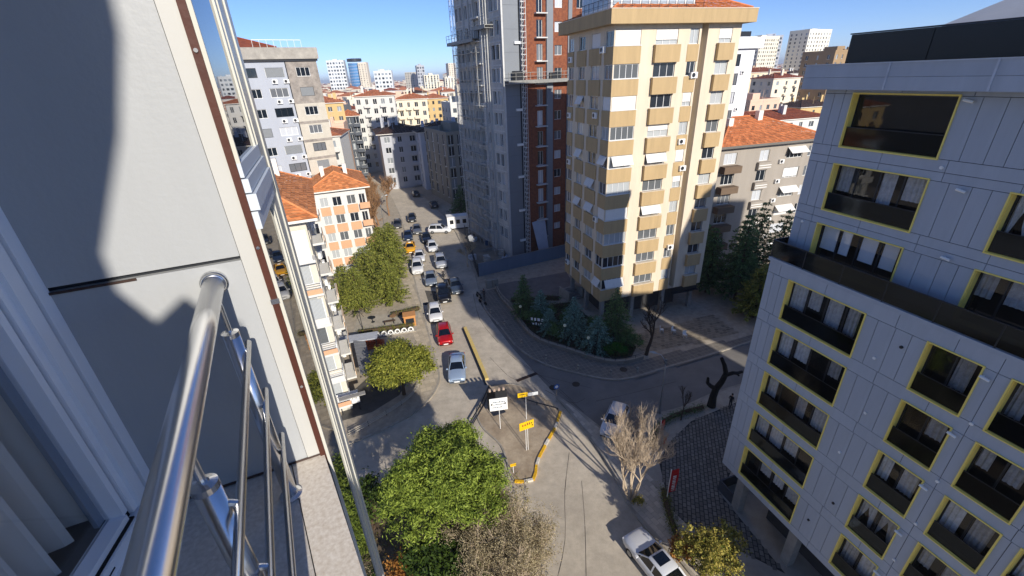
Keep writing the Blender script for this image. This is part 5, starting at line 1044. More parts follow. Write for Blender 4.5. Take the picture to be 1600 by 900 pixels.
# scrub on the own-building yard and rough ground
P = []
for _ in range(3000):
    x, y = rr.uniform(-14, .6), rr.uniform(12, 26)
    P.append((x, y, .18))
link('ground_cover', quads_mesh('ground_cover', leaves(np.array(P), np.full(3000, .15), 12000, .06, 8), leafmat('litter', '#6a5434', '#8a8a3a', .1)), kind='stuff', label='sparse weeds and leaf litter on the yard under the pine', cat='ground cover')
# ------------------------------------------------------------------ VEHICLES
g_car = mat('car_glass', '#0c1014', .06, .0, 1, spec=.9)
m_tyre = mat('tyre', '#141414', .85, .05, 5); m_rim = mat('rim', '#a0a4a8', .3, .05, 5, metal=.8); m_lens = mat('headlamp_lens', '#dfe3e6', .1, .02, 3, spec=.8); m_tail = mat('tail_lamp', '#8a1010', .2, .05, 5)
CM = {}
def car_meshes(kind):
    if kind in CM: return CM[kind]
    if kind == 'sedan': L2, W2, Hb, st = 2.28, .89, .0, dict(ws=.95, rf=.2, rr=-1.1, rb=-1.78, roof=1.44, hood=.92, trunk=.98)
    elif kind == 'hatch': L2, W2, Hb, st = 2.02, .87, .0, dict(ws=1.0, rf=.3, rr=-1.45, rb=-1.85, roof=1.5, hood=.95, trunk=1.0)
    elif kind == 'suv': L2, W2, Hb, st = 2.25, .93, .08, dict(ws=1.0, rf=.35, rr=-1.7, rb=-2.1, roof=1.66, hood=1.05, trunk=1.08)
    else: L2, W2, Hb, st = 2.3, .9, .0, dict(ws=.95, rf=.3, rr=-1.9, rb=-2.2, roof=1.7, hood=1.0, trunk=1.05)
    ys = [-L2, -L2+.08, -L2+.3, -1.75, -1.35, -.95, -.3, .4, .95, 1.35, 1.75, L2-.25, L2-.07, L2]
    def belt(y): 
        if y > st['ws']: f = (y-st['ws'])/(L2-st['ws']); return st['hood']-(.0 if f < .5 else (f-.5)*.34)+Hb
        if y < st['rb']+.2: f = max(0, (st['rb']+.2-y)/(L2+st['rb']+.2+1e-6)); return st['trunk']-.05*f+Hb
        return (st['hood']+st['trunk'])/2+.0+Hb
    def wid(y): f = abs(y)/L2; return W2*(1-.16*max(0, (f-.72)/.28)**2)
    V = []; F = []
    for y in ys:
        w_ = wid(y); b = belt(y); e = .0 if abs(y) < L2-.02 else .12; lo = .24+Hb+(.06 if abs(y) > L2-.1 else 0)
        ring = [(-w_*.9, lo), (-w_, lo+.2), (-w_*1.0, b-.28), (-w_*.97, b-.1), (-w_*.88, b-.005-e*.3), (-w_*.45, b+.035-e*.4), (0, b+.045-e*.4)]
        ring = ring+[(-x, z) for x, z in ring[-2::-1]]; V += [(x, y, z) for x, z in ring]
    n = 13
    for i in range(len(ys)-1):
        for k in range(n-1): a = i*n+k; F.append((a, a+1, a+n+1, a+n))
        F.append((i*n, i*n+n, i*n+n+n-1, i*n+n-1))
    F.append(tuple(range(n))[::-1]); F.append(tuple(range((len(ys)-1)*n, len(ys)*n)))
    me = bpy.data.meshes.new('body'); me.from_pydata(V, [], F); me.polygons.foreach_set('use_smooth', [True]*len(me.polygons)); me.materials.append(m_white)
    for p in me.polygons[-2:]: p.use_smooth = False
    out = {'body': me}
    zb = (st['hood']+st['trunk'])/2+Hb; zr = st['roof']+Hb; wb = W2*.9; wr = W2*.68
    wsb, rf, rr_, rb = st['ws'], st['rf'], st['rr'], st['rb']
    def q_(*p): m = MB(); m.quad(*p); return m
    def thick(m, d): return m
    roof = MB(); yy = [rf, rf-.12, (rf+rr_)/2, rr_+.12, rr_]; zz = [zr-.05, zr, zr+.025, zr, zr-.06]; xs = [-1, -.9, -.45, 0, .45, .9, 1]; dz = [-.045, 0, .02, .026, .02, 0, -.045]
    base = len(roof.v)
    for y, z in zip(yy, zz): roof.v += [(wr*x, y, z+d) for x, d in zip(xs, dz)]
    for i in range(4):
        for k in range(6): a = base+i*7+k; roof.f.append((a, a+1, a+8, a+7))
    # pillars: windscreen, centre, rear
    for s in (-1, 1):
        for (y0, y1, wd) in ((wsb+.03, rf, .07), (rb-.0, rr_, .13)):
            roof.quad((s*wb, y0, zb-.02), (s*wb, y0-(wd if y0 > 0 else -wd*1.5), zb-.02), (s*(wr+.01), y1-(wd if y0 > 0 else -wd), zr-.05), (s*(wr+.01), y1, zr-.05)); roof.quad((s*wb, y0, zb-.02), (s*(wb-wd), y0+.02*(1 if y0 > 0 else -1), zb-.02), (s*(wr-wd*.8), y1, zr-.04), (s*(wr+.01), y1, zr-.05))
        ym = (wsb+rb)/2+.05; roof.quad((s*(wb+.004), ym-.05, zb-.02), (s*(wb+.004), ym+.05, zb-.02), (s*(wr+.012), ym+.05, zr-.05), (s*(wr+.012), ym-.05, zr-.05))
    out['roof'] = roof.mesh('roof', m_white, True)
    out['windscreen'] = q_((-wb+.03, wsb, zb-.02), (wb-.03, wsb, zb-.02), (wr-.02, rf-.02, zr-.055), (-wr+.02, rf-.02, zr-.055)).mesh('windscreen', g_car)
    out['rear_window'] = q_((-wb+.03, rb, zb-.02), (wb-.03, rb, zb-.02), (wr-.02, rr_+.02, zr-.065), (-wr+.02, rr_+.02, zr-.065)).mesh('rear_window', g_car)
    for s, nm in ((-1, 'side_window'), (1, 'side_window2')): out[nm] = q_((s*wb, wsb, zb-.02), (s*wb, rb, zb-.02), (s*wr, rr_, zr-.065), (s*wr, rf, zr-.06)).mesh('side_window', g_car)
    whl = MB(); whl.tube([(-.1,0,0),(.1,0,0)], .32, 18); out['wheel'] = whl.mesh('wheel', m_tyre, False); rm = MB(); rm.tube([(-.108,0,0),(.108,0,0)], .2, 12); out['rim'] = rm.mesh('rim', m_rim)
    l = MB(); l.box(-.19,-.05,-.07,.19,.05,.07); out['lamp'] = l.mesh('lamp', m_lens); b = MB(); b.box(-W2*.82,-.04,-.09,W2*.82,.04,.09); out['bumper'] = b.mesh('bumper', m_dark)
    mr = MB(); mr.box(-.09,-.06,-.06,.09,.06,.07); out['mirror'] = mr.mesh('side_mirror', m_dark); pt = MB(); pt.box(-.26,-.012,-.06,.26,.012,.06); out['plate'] = pt.mesh('number_plate', m_white)
    gr = MB()
    for i in range(4): gr.box(-.42,-.02,-.1+i*.05,.42,.02,-.075+i*.05)
    out['grille'] = gr.mesh('grille', m_dark); out['p'] = (L2, W2, Hb, st, zb, zr, wid); CM[kind] = out; return out
def paint(hexc, metal=.3): return mat('car_paint_'+hexc.strip('#'), hexc, .28, .02, 2, metal=metal, spec=.5, coat=.6)
def car(label, x, y, head, kind, hexc, sunroof=False, group=None, cat='car', name='parked_car', plain=False, metal=.3):
    c = car_meshes(kind); L2, W2, Hb, st, zb, zr, wid = c['p']; pm = paint(hexc, metal); t = thing(name, label, cat, (x, y, .006), R(-head), group)
    def own(nm, me, loc=(0,0,0), par=t, m=None, rz=0):
        o = link(nm, me, par, loc, rz)
        if m: o.material_slots[0].link = 'OBJECT'; o.material_slots[0].material = m
        return o
    t.scale = (1.1, 1.08, 1.08)
    body = own('body', c['body'], m=pm); own('roof', c['roof'], m=pm); own('windscreen', c['windscreen']); own('rear_window', c['rear_window']); own('side_window', c['side_window']); own('side_window', c['side_window2'])
    for sx in (-1, 1):
        for sy in (-1.38, 1.38): w_ = own('wheel', c['wheel'], (sx*(W2-.1), sy*L2/2.25, .32)); own('rim', c['rim'], par=w_)
        own('headlight', c['lamp'], (sx*(W2-.3), L2-.1, .68+Hb)); own('tail_light', c['lamp'], (sx*(W2-.26), -L2+.07, .8+Hb), m=m_tail); own('side_mirror', c['mirror'], (sx*(W2+.06), st['ws']-.22, zb+.04), m=pm)
    own('bumper', c['bumper'], (0, L2-.04, .4+Hb)); own('bumper', c['bumper'], (0, -L2+.04, .42+Hb)); own('number_plate', c['plate'], (0, L2+.01, .46+Hb)); own('number_plate', c['plate'], (0, -L2-.01, .7+Hb)); own('grille', c['grille'], (0, L2-.02, .66+Hb))
    if sunroof:
        q = MB(); q.box(-.4,-.62,zr+.045,.4,.05,zr+.062); own('sunroof', q.mesh('sunroof', g_car))
    return t
H0 = 170
cars = [('dark saloon car farthest up the lit lane beside the bend', -23.0,100.6,168,'sedan','#34363a'),
('small dark hatchback half hidden by the leafless trees near the bend', -25.4,95.8,168,'hatch','#4a4c50'),
('grey saloon car behind the dark blue one high in the queue', -20.2,91.6,168,'sedan','#6a6e74'),
('dark blue saloon car just behind the yellow taxi', -21.4,87.6,168,'sedan','#2a3850'),
('black saloon car in the right lane at the top of the queue', -17.2,85.6,166,'sedan','#191a1d'),
('white car with black roof behind the black saloon', -15.2,80.2,166,'hatch','#d8dadc'),
('white saloon car just below the yellow taxi', -16.9,75.4,168,'sedan','#dcdcdc'),
('silver sport utility car in the right lane by the site fence', -12.5,72.0,167,'suv','#b4b8bd'),
('white estate car below the white saloon', -16.3,70.0,168,'suv','#dadad8'),
('blue grey saloon car in the middle of the queue', -13.3,65.2,168,'sedan','#7e8894'),
('dark slate saloon car parked in the shade at the right kerb', -8.9,61.9,165,'sedan','#47525f'),
('black sport utility car with bright windscreen in the queue', -10.4,59.0,168,'suv','#121316'),
('white hatchback leading the group behind the red car', -10.9,53.4,168,'hatch','#dedddb'),
('bright red small car in the lit lane', -8.9,47.6,168,'hatch','#b81212'),
('silver blue saloon car stopped at the junction, first of the queue', -6.6,40.4,175,'sedan','#9fb2c8'),
('white hatchback on the shaded road behind the leafless tree', 9.1,31.0,208,'hatch','#d2d4d6'),
('white saloon car with black sunroof at the bottom edge', 8.75,17.7,-26,'sedan','#d4d6d8'),
('dark car parked in the far shade below the blue grey block', -19.4,112,-15,'sedan','#23282e'),
('dark car leaving along the far shaded road', -26.5,125,-18,'sedan','#30343a')]
for lab, x, y, hd, kd, hx in cars: car(lab, x, y, hd, kd, hx, sunroof='sunroof' in lab, metal=.1 if hx > '#c' else .3)
tx = car('yellow taxi in the left lane beside the evergreens', -19.5,80.2,168,'sedan','#e8a808', cat='taxi', name='taxi', metal=0)
q = MB(); q.box(-.2,-.3,1.46,.2,-.15,1.58); q.build('roof_sign', m_white, tx)
# reflections of the sun etc come from the renderer
def moto(label, x, y, hd, c):
    t = thing('motorcycle', label, 'motorcycle', (x, y, .005), R(-hd))
    for sy in (-.65, .65): MB().tube([(-.05,sy,.3),(.05,sy,.3)], .3, 14).build('wheel', m_tyre, t)
    q = MB(); q.tube([(0,-.5,.55),(0,-.1,.72),(0,.35,.78),(0,.62,.5)], [.1,.15,.14,.07], 8); q.build('body', mat('moto_'+c.strip('#'), c, .3, .05, 3), t)
    q = MB(); q.tube([(0,-.65,.82),(0,-.1,.8)], [.1,.13], 8); q.build('seat', m_black, t); q = MB(); q.tube([(-.35,.4,1.02),(0,.45,1.0),(.35,.4,1.02)], .02, 6); q.tube([(0,.45,1.0),(0,.66,.35)], .03, 6); q.build('handlebar', m_dark, t); return t
def person(name_label, x, y, z, hd, top, legs, sit=False, arms=None, skin='#b98a6a', s=1., hair='#1e1612'):
    t = thing('person', name_label, 'person', (x, y, z), R(-hd))
    if not sit: J = {'pel': (0,0,.95), 'che': (0,.02,1.3), 'nek': (0,.02,1.5), 'hd': (0,.04,1.68), 'lk': (-.1,.06,.52), 'lf': (-.1,-.02,.08), 'lt': (-.1,.12,.04), 'rk': (.1,.0,.52), 'rf': (.1,-.12,.09), 'rt': (.1,.02,.04), 'le': (-.24,-.02,1.15), 'lh': (-.24,.14,.92), 're': (.24,.0,1.15), 'rh': (.24,.12,.9)}
    else: J = {'pel': (0,-.15,.92), 'che': (0,-.02,1.25), 'nek': (0,.03,1.45), 'hd': (0,.08,1.62), 'lk': (-.24,.28,.82), 'lf': (-.26,.12,.4), 'lt': (-.26,.28,.36), 'rk': (.24,.28,.82), 'rf': (.26,.12,.4), 'rt': (.26,.28,.36), 'le': (-.3,.12,1.15), 'lh': (-.32,.38,1.05), 're': (.3,.12,1.15), 'rh': (.32,.38,1.05)}
    bm = bmesh.new(); sk = bm.verts.layers.skin.verify(); names = {}
    ex = {'ls': (-.17,J['che'][1],J['che'][2]+.12), 'rs': (.17,J['che'][1],J['che'][2]+.12), 'lhp': (-.09,J['pel'][1],J['pel'][2]-.05), 'rhp': (.09,J['pel'][1],J['pel'][2]-.05)}
    J.update(ex); rad = {'pel': .13, 'che': .15, 'nek': .055, 'hd': .1, 'lk': .06, 'rk': .06, 'lf': .04, 'rf': .04, 'lt': .035, 'rt': .035, 'le': .042, 're': .042, 'lh': .03, 'rh': .03, 'ls': .06, 'rs': .06, 'lhp': .085, 'rhp': .085}
    for k in ['pel']+[k for k in J if k != 'pel']: v = bm.verts.new(J[k]); v[sk].radius = (rad[k], rad[k]*.85); names[k] = v
    names['pel'][sk].use_root = True
    for a, b in (('pel','che'),('che','nek'),('nek','hd'),('pel','lhp'),('pel','rhp'),('lhp','lk'),('rhp','rk'),('lk','lf'),('rk','rf'),('lf','lt'),('rf','rt'),('che','ls'),('che','rs'),('ls','le'),('rs','re'),('le','lh'),('re','rh')): bm.edges.new((names[a], names[b]))
    me = bpy.data.meshes.new('body'); bm.to_mesh(me); bm.free()
    m = bpy.data.materials.new('clothes'); m.use_nodes = True; N = m.node_tree.nodes; Lk = m.node_tree.links; tc = N.new('ShaderNodeTexCoord'); sx = N.new('ShaderNodeSeparateXYZ'); Lk.new(tc.outputs['Object'], sx.inputs[0]); r = N.new('ShaderNodeValToRGB'); mp = N.new('ShaderNodeMapRange'); mp.inputs['From Max'].default_value = 2; Lk.new(sx.outputs[2], mp.inputs[0]); Lk.new(mp.outputs[0], r.inputs[0]); r.color_ramp.interpolation = 'CONSTANT'
    e = r.color_ramp.elements; e[0].color = (*lin('#15120f'), 1); e[0].position = 0; e[1].position = .05 if not sit else .21; e[1].color = (*lin(legs), 1); e2 = e.new(.47); e2.color = (*lin(top), 1); e3 = e.new(.745 if not sit else .725); e3.color = (*lin(skin), 1); Lk.new(r.outputs[0], N['Principled BSDF'].inputs['Base Color']); N['Principled BSDF'].inputs['Roughness'].default_value = .85
    me.materials.append(m); o = link('body', me, t); md = o.modifiers.new('Skin', 'SKIN'); ss = o.modifiers.new('Sub', 'SUBSURF'); ss.levels = 2; ss.render_levels = 2
    h = MB(); hx, hy, hz = J['hd']; h.tube([(hx,hy-.02,hz-.02),(hx,hy-.015,hz+.08),(hx,hy-.01,hz+.12)], [.105,.098,.03], 12); h.build('hair' if not sit else 'helmet', mat('hair_dark' if not sit else 'helmet_white', hair if not sit else '#d8d8d8', .6 if not sit else .25, .1, 5), t, smooth=True)
    if s != 1: t.scale = (s,)*3
    return t
moto('dark scooter standing between the blue grey car and the right lane', -11.3,66.2,168,'#1c1c20'); person('person in a dark jacket and white helmet riding the scooter in the queue', -11.3,66.1,.0,168,'#20242c','#1a1c22', sit=True)
moto('dark motorcycle parked at the kerb by the site fence', -5.0,58.4,150,'#26262a'); moto('motorcycle with grey tank parked at the kerb nearer the corner', -4.4,56.6,140,'#5a5c60')
person('person in dark clothes standing by the parked motorcycles', -4.2,57.8,.14,200,'#2a2c34','#20222a')
person('person in a black coat walking at the grey building corner', 20.6,32.5,.14,60,'#16161a','#1a1a1e')
# ------------------------------------------------------------------ SIGNS, POSTS, LAMPS
def text(par, s, loc, size, m, rx=R(90), rz=0, ext=.003):
    cu = bpy.data.curves.new('lettering', 'FONT'); cu.body = s; cu.size = size; cu.align_x = 'CENTER'; cu.align_y = 'CENTER'; cu.extrude = ext
    o = bpy.data.objects.new('lettering', cu); col.objects.link(o); dg = bpy.context.evaluated_depsgraph_get(); me = bpy.data.meshes.new_from_object(o.evaluated_get(dg)); col.objects.unlink(o); bpy.data.objects.remove(o)
    me.materials.clear(); me.materials.append(m); return link('lettering', me, par, loc).__setattr__('rotation_euler', (rx, 0, rz))
def squiggle(mb, x0, x1, z, h, d, seed):
    r = random.Random(seed); x = x0
    while x < x1: w_ = r.uniform(.5, 1.1)*h; mb.box(x, d-.004, z, min(x+w_*.8, x1), d, z+h*(r.choice([.7, 1, 1]))); x += w_+h*.25
t = thing('direction_sign', 'white rectangular sign board on a pale post standing on the island', 'sign', (-1.67, 31.14, .1), R(8))
MB().tube([(0,0,0),(0,0,3.6)], .03, 8).build('post', m_white, t); MB().box(-.85,-.07,2.3,.8,-.03,3.7).build('board', m_white, t)
q = MB(); squiggle(q, -.6, .6, 3.22, .13, -.075, 1); squiggle(q, -.5, .5, 2.95, .11, -.075, 2); squiggle(q, -.6, .3, 2.62, .12, -.075, 3); q.build('lettering', mat('sign_ink', '#41566e', .6, .05, 2), t, kind='stuff')
for x in (-.66, .58): MB().tube([(x,-.075,3.05),(x,-.068,3.05)], .09, 12).build('dot', m_black, t)
t = thing('advert_board', 'dark backed square board standing on a frame behind the white sign', 'sign', (-1.9, 33.6, .1), R(10))
MB().box(-1.0,-.05,.3,.95,.03,2.5).build('board', mat('dark_board', '#1e2024', .6, .1, 2), t)
for x in (-.8, .75): MB().tube([(x,0,0),(x,0,2.5)], .05, 6).build('post', m_dark, t)
q = MB()
for i, c in enumerate((-.7, -.25, .2, .65)): q.box(c-.1,-.1,2.52,c+.1,.08,2.8)
q.build('crate_tops', mat('terracotta_pot', '#a89484', .8, .1, 3), t)
def ysign(label, x, y, hgt, w_, h_, rz, posts, tail=False):
    t = thing('yellow_sign', label, 'sign', (x, y, .1), rz)
    for px in posts: MB().tube([(px,0,0),(px,0,hgt)], .026, 8).build('post', m_white, t)
    MB().box(-w_/2,-.06,hgt-h_,w_/2,-.03,hgt).build('board', m_yellow, t)
    q = MB(); squiggle(q, -w_*.32, w_*.25, hgt-h_*.5, h_*.28, -.064, int(x*10) & 63); q.build('lettering', mat('sign_red_ink', '#8a3a20', .6, .05, 2) if not tail else m_black, t, kind='stuff')
    for sx in (w_*.38, w_*.4-.22): pass
    q = MB(); q.box(w_*.3,-.064,hgt-h_*.45,w_*.3+.1,-.06,hgt-h_*.3); q.box(w_*.36,-.064,hgt-h_*.75,w_*.36+.1,-.06,hgt-h_*.6); q.build('bolt', m_black, t)
    if tail: MB().box(w_/2+.02,-.05,hgt-h_+.02,w_/2+1.0,-.02,hgt-.12).build('grey_tail', mat('tail_grey', '#c9ccce', .5, .03, 2), t)
    return t
ysign('yellow sign with two white posts near the pine, in front of the painted kerb', .72, 28.4, 3.35, 1.35, .85, R(22), (-.08, .1))
ysign('yellow arrow board with a grey half on a slim post, farther back on the island', .55, 32.2, 3.3, .95, .5, R(10), (.3,), tail=True)
ysign('small yellow marker plate on a short post at the tip of the painted kerb', -.55, 26.0, 1.1, .5, .3, R(15), (0,))
t = thing('round_sign', 'small blue and white round traffic sign at the shaded road edge', 'sign', (4.0, 34.6, .0), R(20)); MB().tube([(0,0,0),(0,0,2.2)], .03, 6).build('post', m_steel, t); MB().tube([(0,-.05,2.0),(0,-.03,2.0)], .3, 20).build('disc', mat('sign_blue', '#2a62b0', .5, .03, 2), t); MB().tube([(0,-.055,2.0),(0,-.051,2.0)], .17, 16).build('symbol', m_white, t)
t = thing('barrier_bar', 'dark steel barrier bar lying from the island to the painted kerb', 'barrier'); MB().tube([(.1,35.3,.35),(1.7,34.4,.35),(4.0,33.3,.35)], .05, 8).build('bar', m_dark, t)
for p in ((.1,35.3),(2.0,34.25),(4.0,33.3)): MB().tube([(*p,0),(*p,.38)], .05, 6).build('leg', m_dark, t)
t = thing('barrier_bar', 'dark steel rail along the left edge of the island near the pine', 'barrier'); MB().tube([(-4.5,32.0,.4),(-3.7,34.2,.4),(-2.9,37.2,.4)], .07, 8).build('bar', m_dark, t); MB().tube([(-4.3,31.9,.15),(-3.5,34.1,.15),(-2.7,37.1,.15)], .05, 8).build('bar', m_dark, t)
for p in ((-4.5,32.0),(-3.7,34.2),(-2.9,37.2)): MB().tube([(*p,0),(*p,.45)], .06, 6).build('leg', m_dark, t)
def lamp(label, x, y, h, arm, az, m=None):
    t = thing('street_lamp', label, 'street lamp', (x, y, .13), R(90-az)); m = m or mat('galvanised', '#a6a8a8', .4, .06, 3, metal=.6)
    MB().tube([(0,0,0),(0,0,h*.8),(arm*.15,0,h*.93),(arm*.5,0,h),(arm,0,h+.05)], [.09,.06,.05,.04,.035], 8).build('pole', m, t, smooth=True); q = MB(); q.tube([(arm-.1,0,h+.04),(arm+.2,0,h+.07),(arm+.55,0,h+.03)], [.06,.13,.06], 8); q.build('lamp_head', MC['galvanised'], t); MB().box(-.14,-.14,0,.14,.14,.25).build('base', m_concrete, t)
lamp('curved grey street lamp on the kerb in front of the pale leafless tree', 13.7, 32.3, 6.6, 1.0, -60); lamp('street lamp at the bend of the avenue among the leafless trees', -26.6, 89.5, 8.5, 1.4, 60)
def globe(label, x, y, h=2.6, lit=False):
    t = thing('globe_lamp', label, 'lamp', (x, y, .2)); MB().tube([(0,0,0),(0,0,h)], .035, 8).build('pole', m_dark, t); s = MB()
    for i in range(8):
        a0, a1 = math.pi*i/8, math.pi*(i+1)/8
        for j in range(12):
            b0, b1 = 2*math.pi*j/12, 2*math.pi*(j+1)/12; P = lambda a, b: (.2*math.sin(a)*math.cos(b), .2*math.sin(a)*math.sin(b), h+.18+.2*math.cos(a)); s.quad(P(a0,b0),P(a1,b0),P(a1,b1),P(a0,b1))
    s.build('globe', mat('opal_globe', '#e6e0b8', .3, .02, 3), t, smooth=True)
globe('globe garden lamp standing before the broad blue spruce', 6.1, 44.6); globe('globe garden lamp at the left end of the garden wall', 1.0, 50.9, 2.0); globe('globe garden lamp right of the broad blue spruce', 8.6, 42.6, 2.0)
# flags / banners
def flag(label, x, y, zb, w_, h_, rz, words):
    t = thing('banner', label, 'banner', (x, y, .13), rz); MB().tube([(0,0,0),(0,0,zb+h_+.1)], .03, 6).build('pole', m_white, t); q = MB(); n = 8
    for i in range(n): a, b = i/n, (i+1)/n; q.quad((.03,.03*math.sin(a*5),zb+h_*a),(.03+w_,.06*math.sin(a*6+1),zb+h_*a),(.03+w_,.06*math.sin(b*6+1),zb+h_*b),(.03,.03*math.sin(b*5),zb+h_*b))
    q.build('cloth', m_redp, t); s = MB()
    if words:
        for i in range(9): s.box(w_*.3, .055 if False else -.075, zb+h_*(.12+i*.075), w_*.72, -.07, zb+h_*(.12+i*.075)+h_*.045*(1 if i % 3 else .6))
        s.build('lettering', m_white, t, kind='stuff')
flag('long red vertical banner with white lettering beside the paved forecourt', 11.15, 22.7, .9, .62, 2.4, R(10), True); flag('slim red flag above the ivy strip at the forecourt corner', 12.3, 28.3, 1.6, .35, 1.2, R(15), False); flag('short red flag low on the pole at the forecourt corner', 12.55, 28.0, .3, .3, .8, R(15), False)
t = thing('white_display', 'leaning white display panel at the roadside behind the leafless tree', 'panel', (11.0, 28.6, .13), R(60)); MB().obox((-.5,0,.1),(1.0,0,0),(0,.05,0),(0,.35,1.7)).build('board', m_white, t); MB().tube([(0,.6,0),(0,.2,1.3)], .03, 6).build('strut', m_dark, t)
# garden wall with rail and posts along the corner
gw = smooth_line([(-2.6,61),(-1.7,57.3),(-.4,54.2),(1.5,48.2),(3.1,45.5),(5.6,43.7),(9.3,41.1),(11.2,40.3),(13.3,40.5),(15.2,41.3)], 4)
t = thing('garden_wall', 'low curved stone garden wall with a thin rail round the corner garden', 'wall'); wp = resample(gw, 1.2); cope = mat('wall_stone', '#7d766c', .9, .15, 2, island=.1)
for a, b in zip(wp, wp[1:]):
    d = b-a; l = d.length; d.normalize(); n = Vector((-d.y, d.x, 0)); MB().obox(a+d*.01+Vector((0,0,.13)), d*(l-.02), n*.3, (0,0,.45)).build('wall_block', cope, t); MB().obox(a-n*.04+Vector((0,0,.583)), d*(l-.01), n*.38, (0,0,.07)).build('coping', m_kerb, t)
q = MB(); q.tube([p+Vector((0,0,1.05)) for p in wp], .025, 5); q.tube([p+Vector((0,0,.85)) for p in wp], .015, 5)
for p in wp: q.tube([p+Vector((0,0,.6)), p+Vector((0,0,1.08))], .025, 5)
q.build('rail', m_dark, t)
t = thing('garden_sign', 'two line white lettering on a stand in the corner garden', 'sign', (3.4, 48.6, .2), R(-20)); q = MB(); squiggle(q, -1.2, .6, 1.15, .42, -.03, 5); squiggle(q, -1.0, .9, .55, .34, -.03, 6); q.build('lettering', m_white, t, kind='stuff'); MB().tube([(-1.2,0,0),(-1.2,0,1.6)], .03, 6).build('post', m_dark, t); MB().tube([(.8,0,0),(.8,0,1.6)], .03, 6).build('post', m_dark, t)
# sunken court, steps, path
polyobj('court', [(-3.0,62.6),(9.2,66.4),(9.8,60.6),(7.6,57.0),(-.6,57.2)], .13, .15, mat('court_concrete', '#75706a', .9, .2, .6, bump=.3), kind='structure')
polyobj('path', [(2.6,55.9),(4.6,55.0),(7.2,55.3),(9.2,56.4),(8.6,57.0),(6.6,56.2),(4.4,56.0)], .2, .22, m_kerb, kind='structure')
t = thing('entrance_steps', 'grey steps with side walls leading up to the beige tower', 'steps', (8.3, 55.9, .15), R(28))
for i in range(7): MB().box(0,i*.32,0,2.2,i*.32+.34,.16*(i+1)).build('step', m_concrete, t)
for x in (-.25, 2.2): q = MB(); q.box(x,-.1,0,x+.25,2.4,1.5); q.build('side_wall', m_kerb, t)
# site fence and site clutter
t = thing('site_fence', 'blue grey corrugated hoarding round the construction site', 'fence', (-5.4, 66.1, .13), math.atan2(7.2, 15.4)); fm_ = mat('hoarding_blue', '#66788c', .55, .08, 1, streak=True)
for i in range(17):
    q = MB(); n = 8
    for k in range(n): a, b = k/n, (k+1)/n; q.quad((i+a,.04*(k % 2),0),(i+b,.04*((k+1) % 2),0),(i+b,.04*((k+1) % 2),2.3),(i+a,.04*(k % 2),2.3))
    q.build('hoarding_sheet', fm_, t)
for i in range(9): MB().box(i*2.1-.05,.06,0,i*2.1+.05,.16,2.35).build('post', m_dark, t)
MB().box(0,-.02,2.3,17,.08,2.36).build('top_rail', MC['galvanised'], t)
t = thing('site_fence', 'dark mesh section of the site hoarding along the right pavement', 'fence', (-5.5, 66.0, .13), math.atan2(24, -4.2)); 
for i in range(12):
    q = MB(); q.box(i*2,0,0,i*2+.06,.06,1.9); q.build('post', m_dark, t); q = MB()
    for k in range(7): q.box(i*2+.06,.01,.1+k*.28,i*2+1.97,.05,.16+k*.28)
    q.build('mesh_panel', m_dark, t)
rs = random.Random(5)
polyobj('site_ground', [(-5.6,66.6),(9.8,73.4),(20,80),(10,110),(-14,104),(-9,82)], .13, .15, mat('site_earth', '#857c6e', .95, .25, .4, bump=.6), kind='structure')
pals = ['stack of pale blocks', 'pile of timber boards', 'grey pallet of bags', 'bundle of steel tubes', 'white sheeting heap', 'blue drum', 'stack of insulation boards']
spots = [(-3.6,72,'left end of the site'),(-1.6,70.6,'hoarding corner'),(-2.6,75,'tower foot'),(-5.4,77,'middle of the left strip'),(-.6,72.2,'dark blue panel'),(-4.6,81,'tower bay'),(-6.6,84,'far left strip'),(-7.4,88,'container'),(2.2,71.4,'mast foot'),(4.8,72.6,'brick wall foot'),(-3.0,68.6,'hoarding middle'),(7.4,73.6,'tower end of the hoarding'),(-8.4,79.5,'left kerb of the site'),(-6.2,73.6,'fence on the avenue side'),(-1.2,74.2,'corner pier')]
for i, (x, y, where) in enumerate(spots):
    k = i % 7; t = thing('material_stack', f'{pals[k]} near the {where}', 'building materials', (x, y, .15), rs.uniform(0, 3))
    if k in (0, 2, 6):
        mm = [mat('block_pale', '#b4b0a6', .9, .1, 3), None, mat('bags_grey', '#8f8c84', .9, .1, 3), None, None, None, mat('insul', '#c4c8cc', .8, .05, 3)][k]
        for a in range(3):
            for b in range(2):
                for c in range(rs.randint(1, 3)): MB().box(a*.52,b*.52,c*.36,a*.52+.48,b*.52+.48,c*.36+.33).build('block', mm, t)
    elif k == 1:
        for a in range(8): MB().box(0,a*.2+rs.uniform(-.03,.03),.0+(a % 3)*.09,2.4+rs.uniform(-.3,.3),a*.2+.16,.08+(a % 3)*.09).build('board', mat('timber', '#a88a5e', .9, .2, 4), t)
    elif k == 3:
        for a in range(9): MB().tube([(0,a*.11,.06+(a % 2)*.1),(3,a*.11,.06+(a % 2)*.1)], .05, 6).build('tube', MC['galvanised'], t)
    elif k == 4:
        q = MB(); 
        for a in range(6):
            for b in range(6): h = lambda i_, j_: .5*math.sin(i_*1.3)*math.sin(j_*1.1+1)**2+.1*math.sin(i_*3+j_*2); q.quad((a*.3,b*.3,abs(h(a,b))),(a*.3+.3,b*.3,abs(h(a+1,b))),(a*.3+.3,b*.3+.3,abs(h(a+1,b+1))),(a*.3,b*.3+.3,abs(h(a,b+1))))
        q.build('sheet', MC['pale_sheet'], t)
    else: MB().tube([(0,0,0),(0,0,.03),(0,0,.85),(0,0,.88)], [.28,.3,.3,.28], 16).build('drum', mat('drum_blue', '#3a5c80', .5, .1, 3), t); MB().tube([(0,0,.3),(0,0,.33)], .315, 16).build('hoop', m_dark, t)
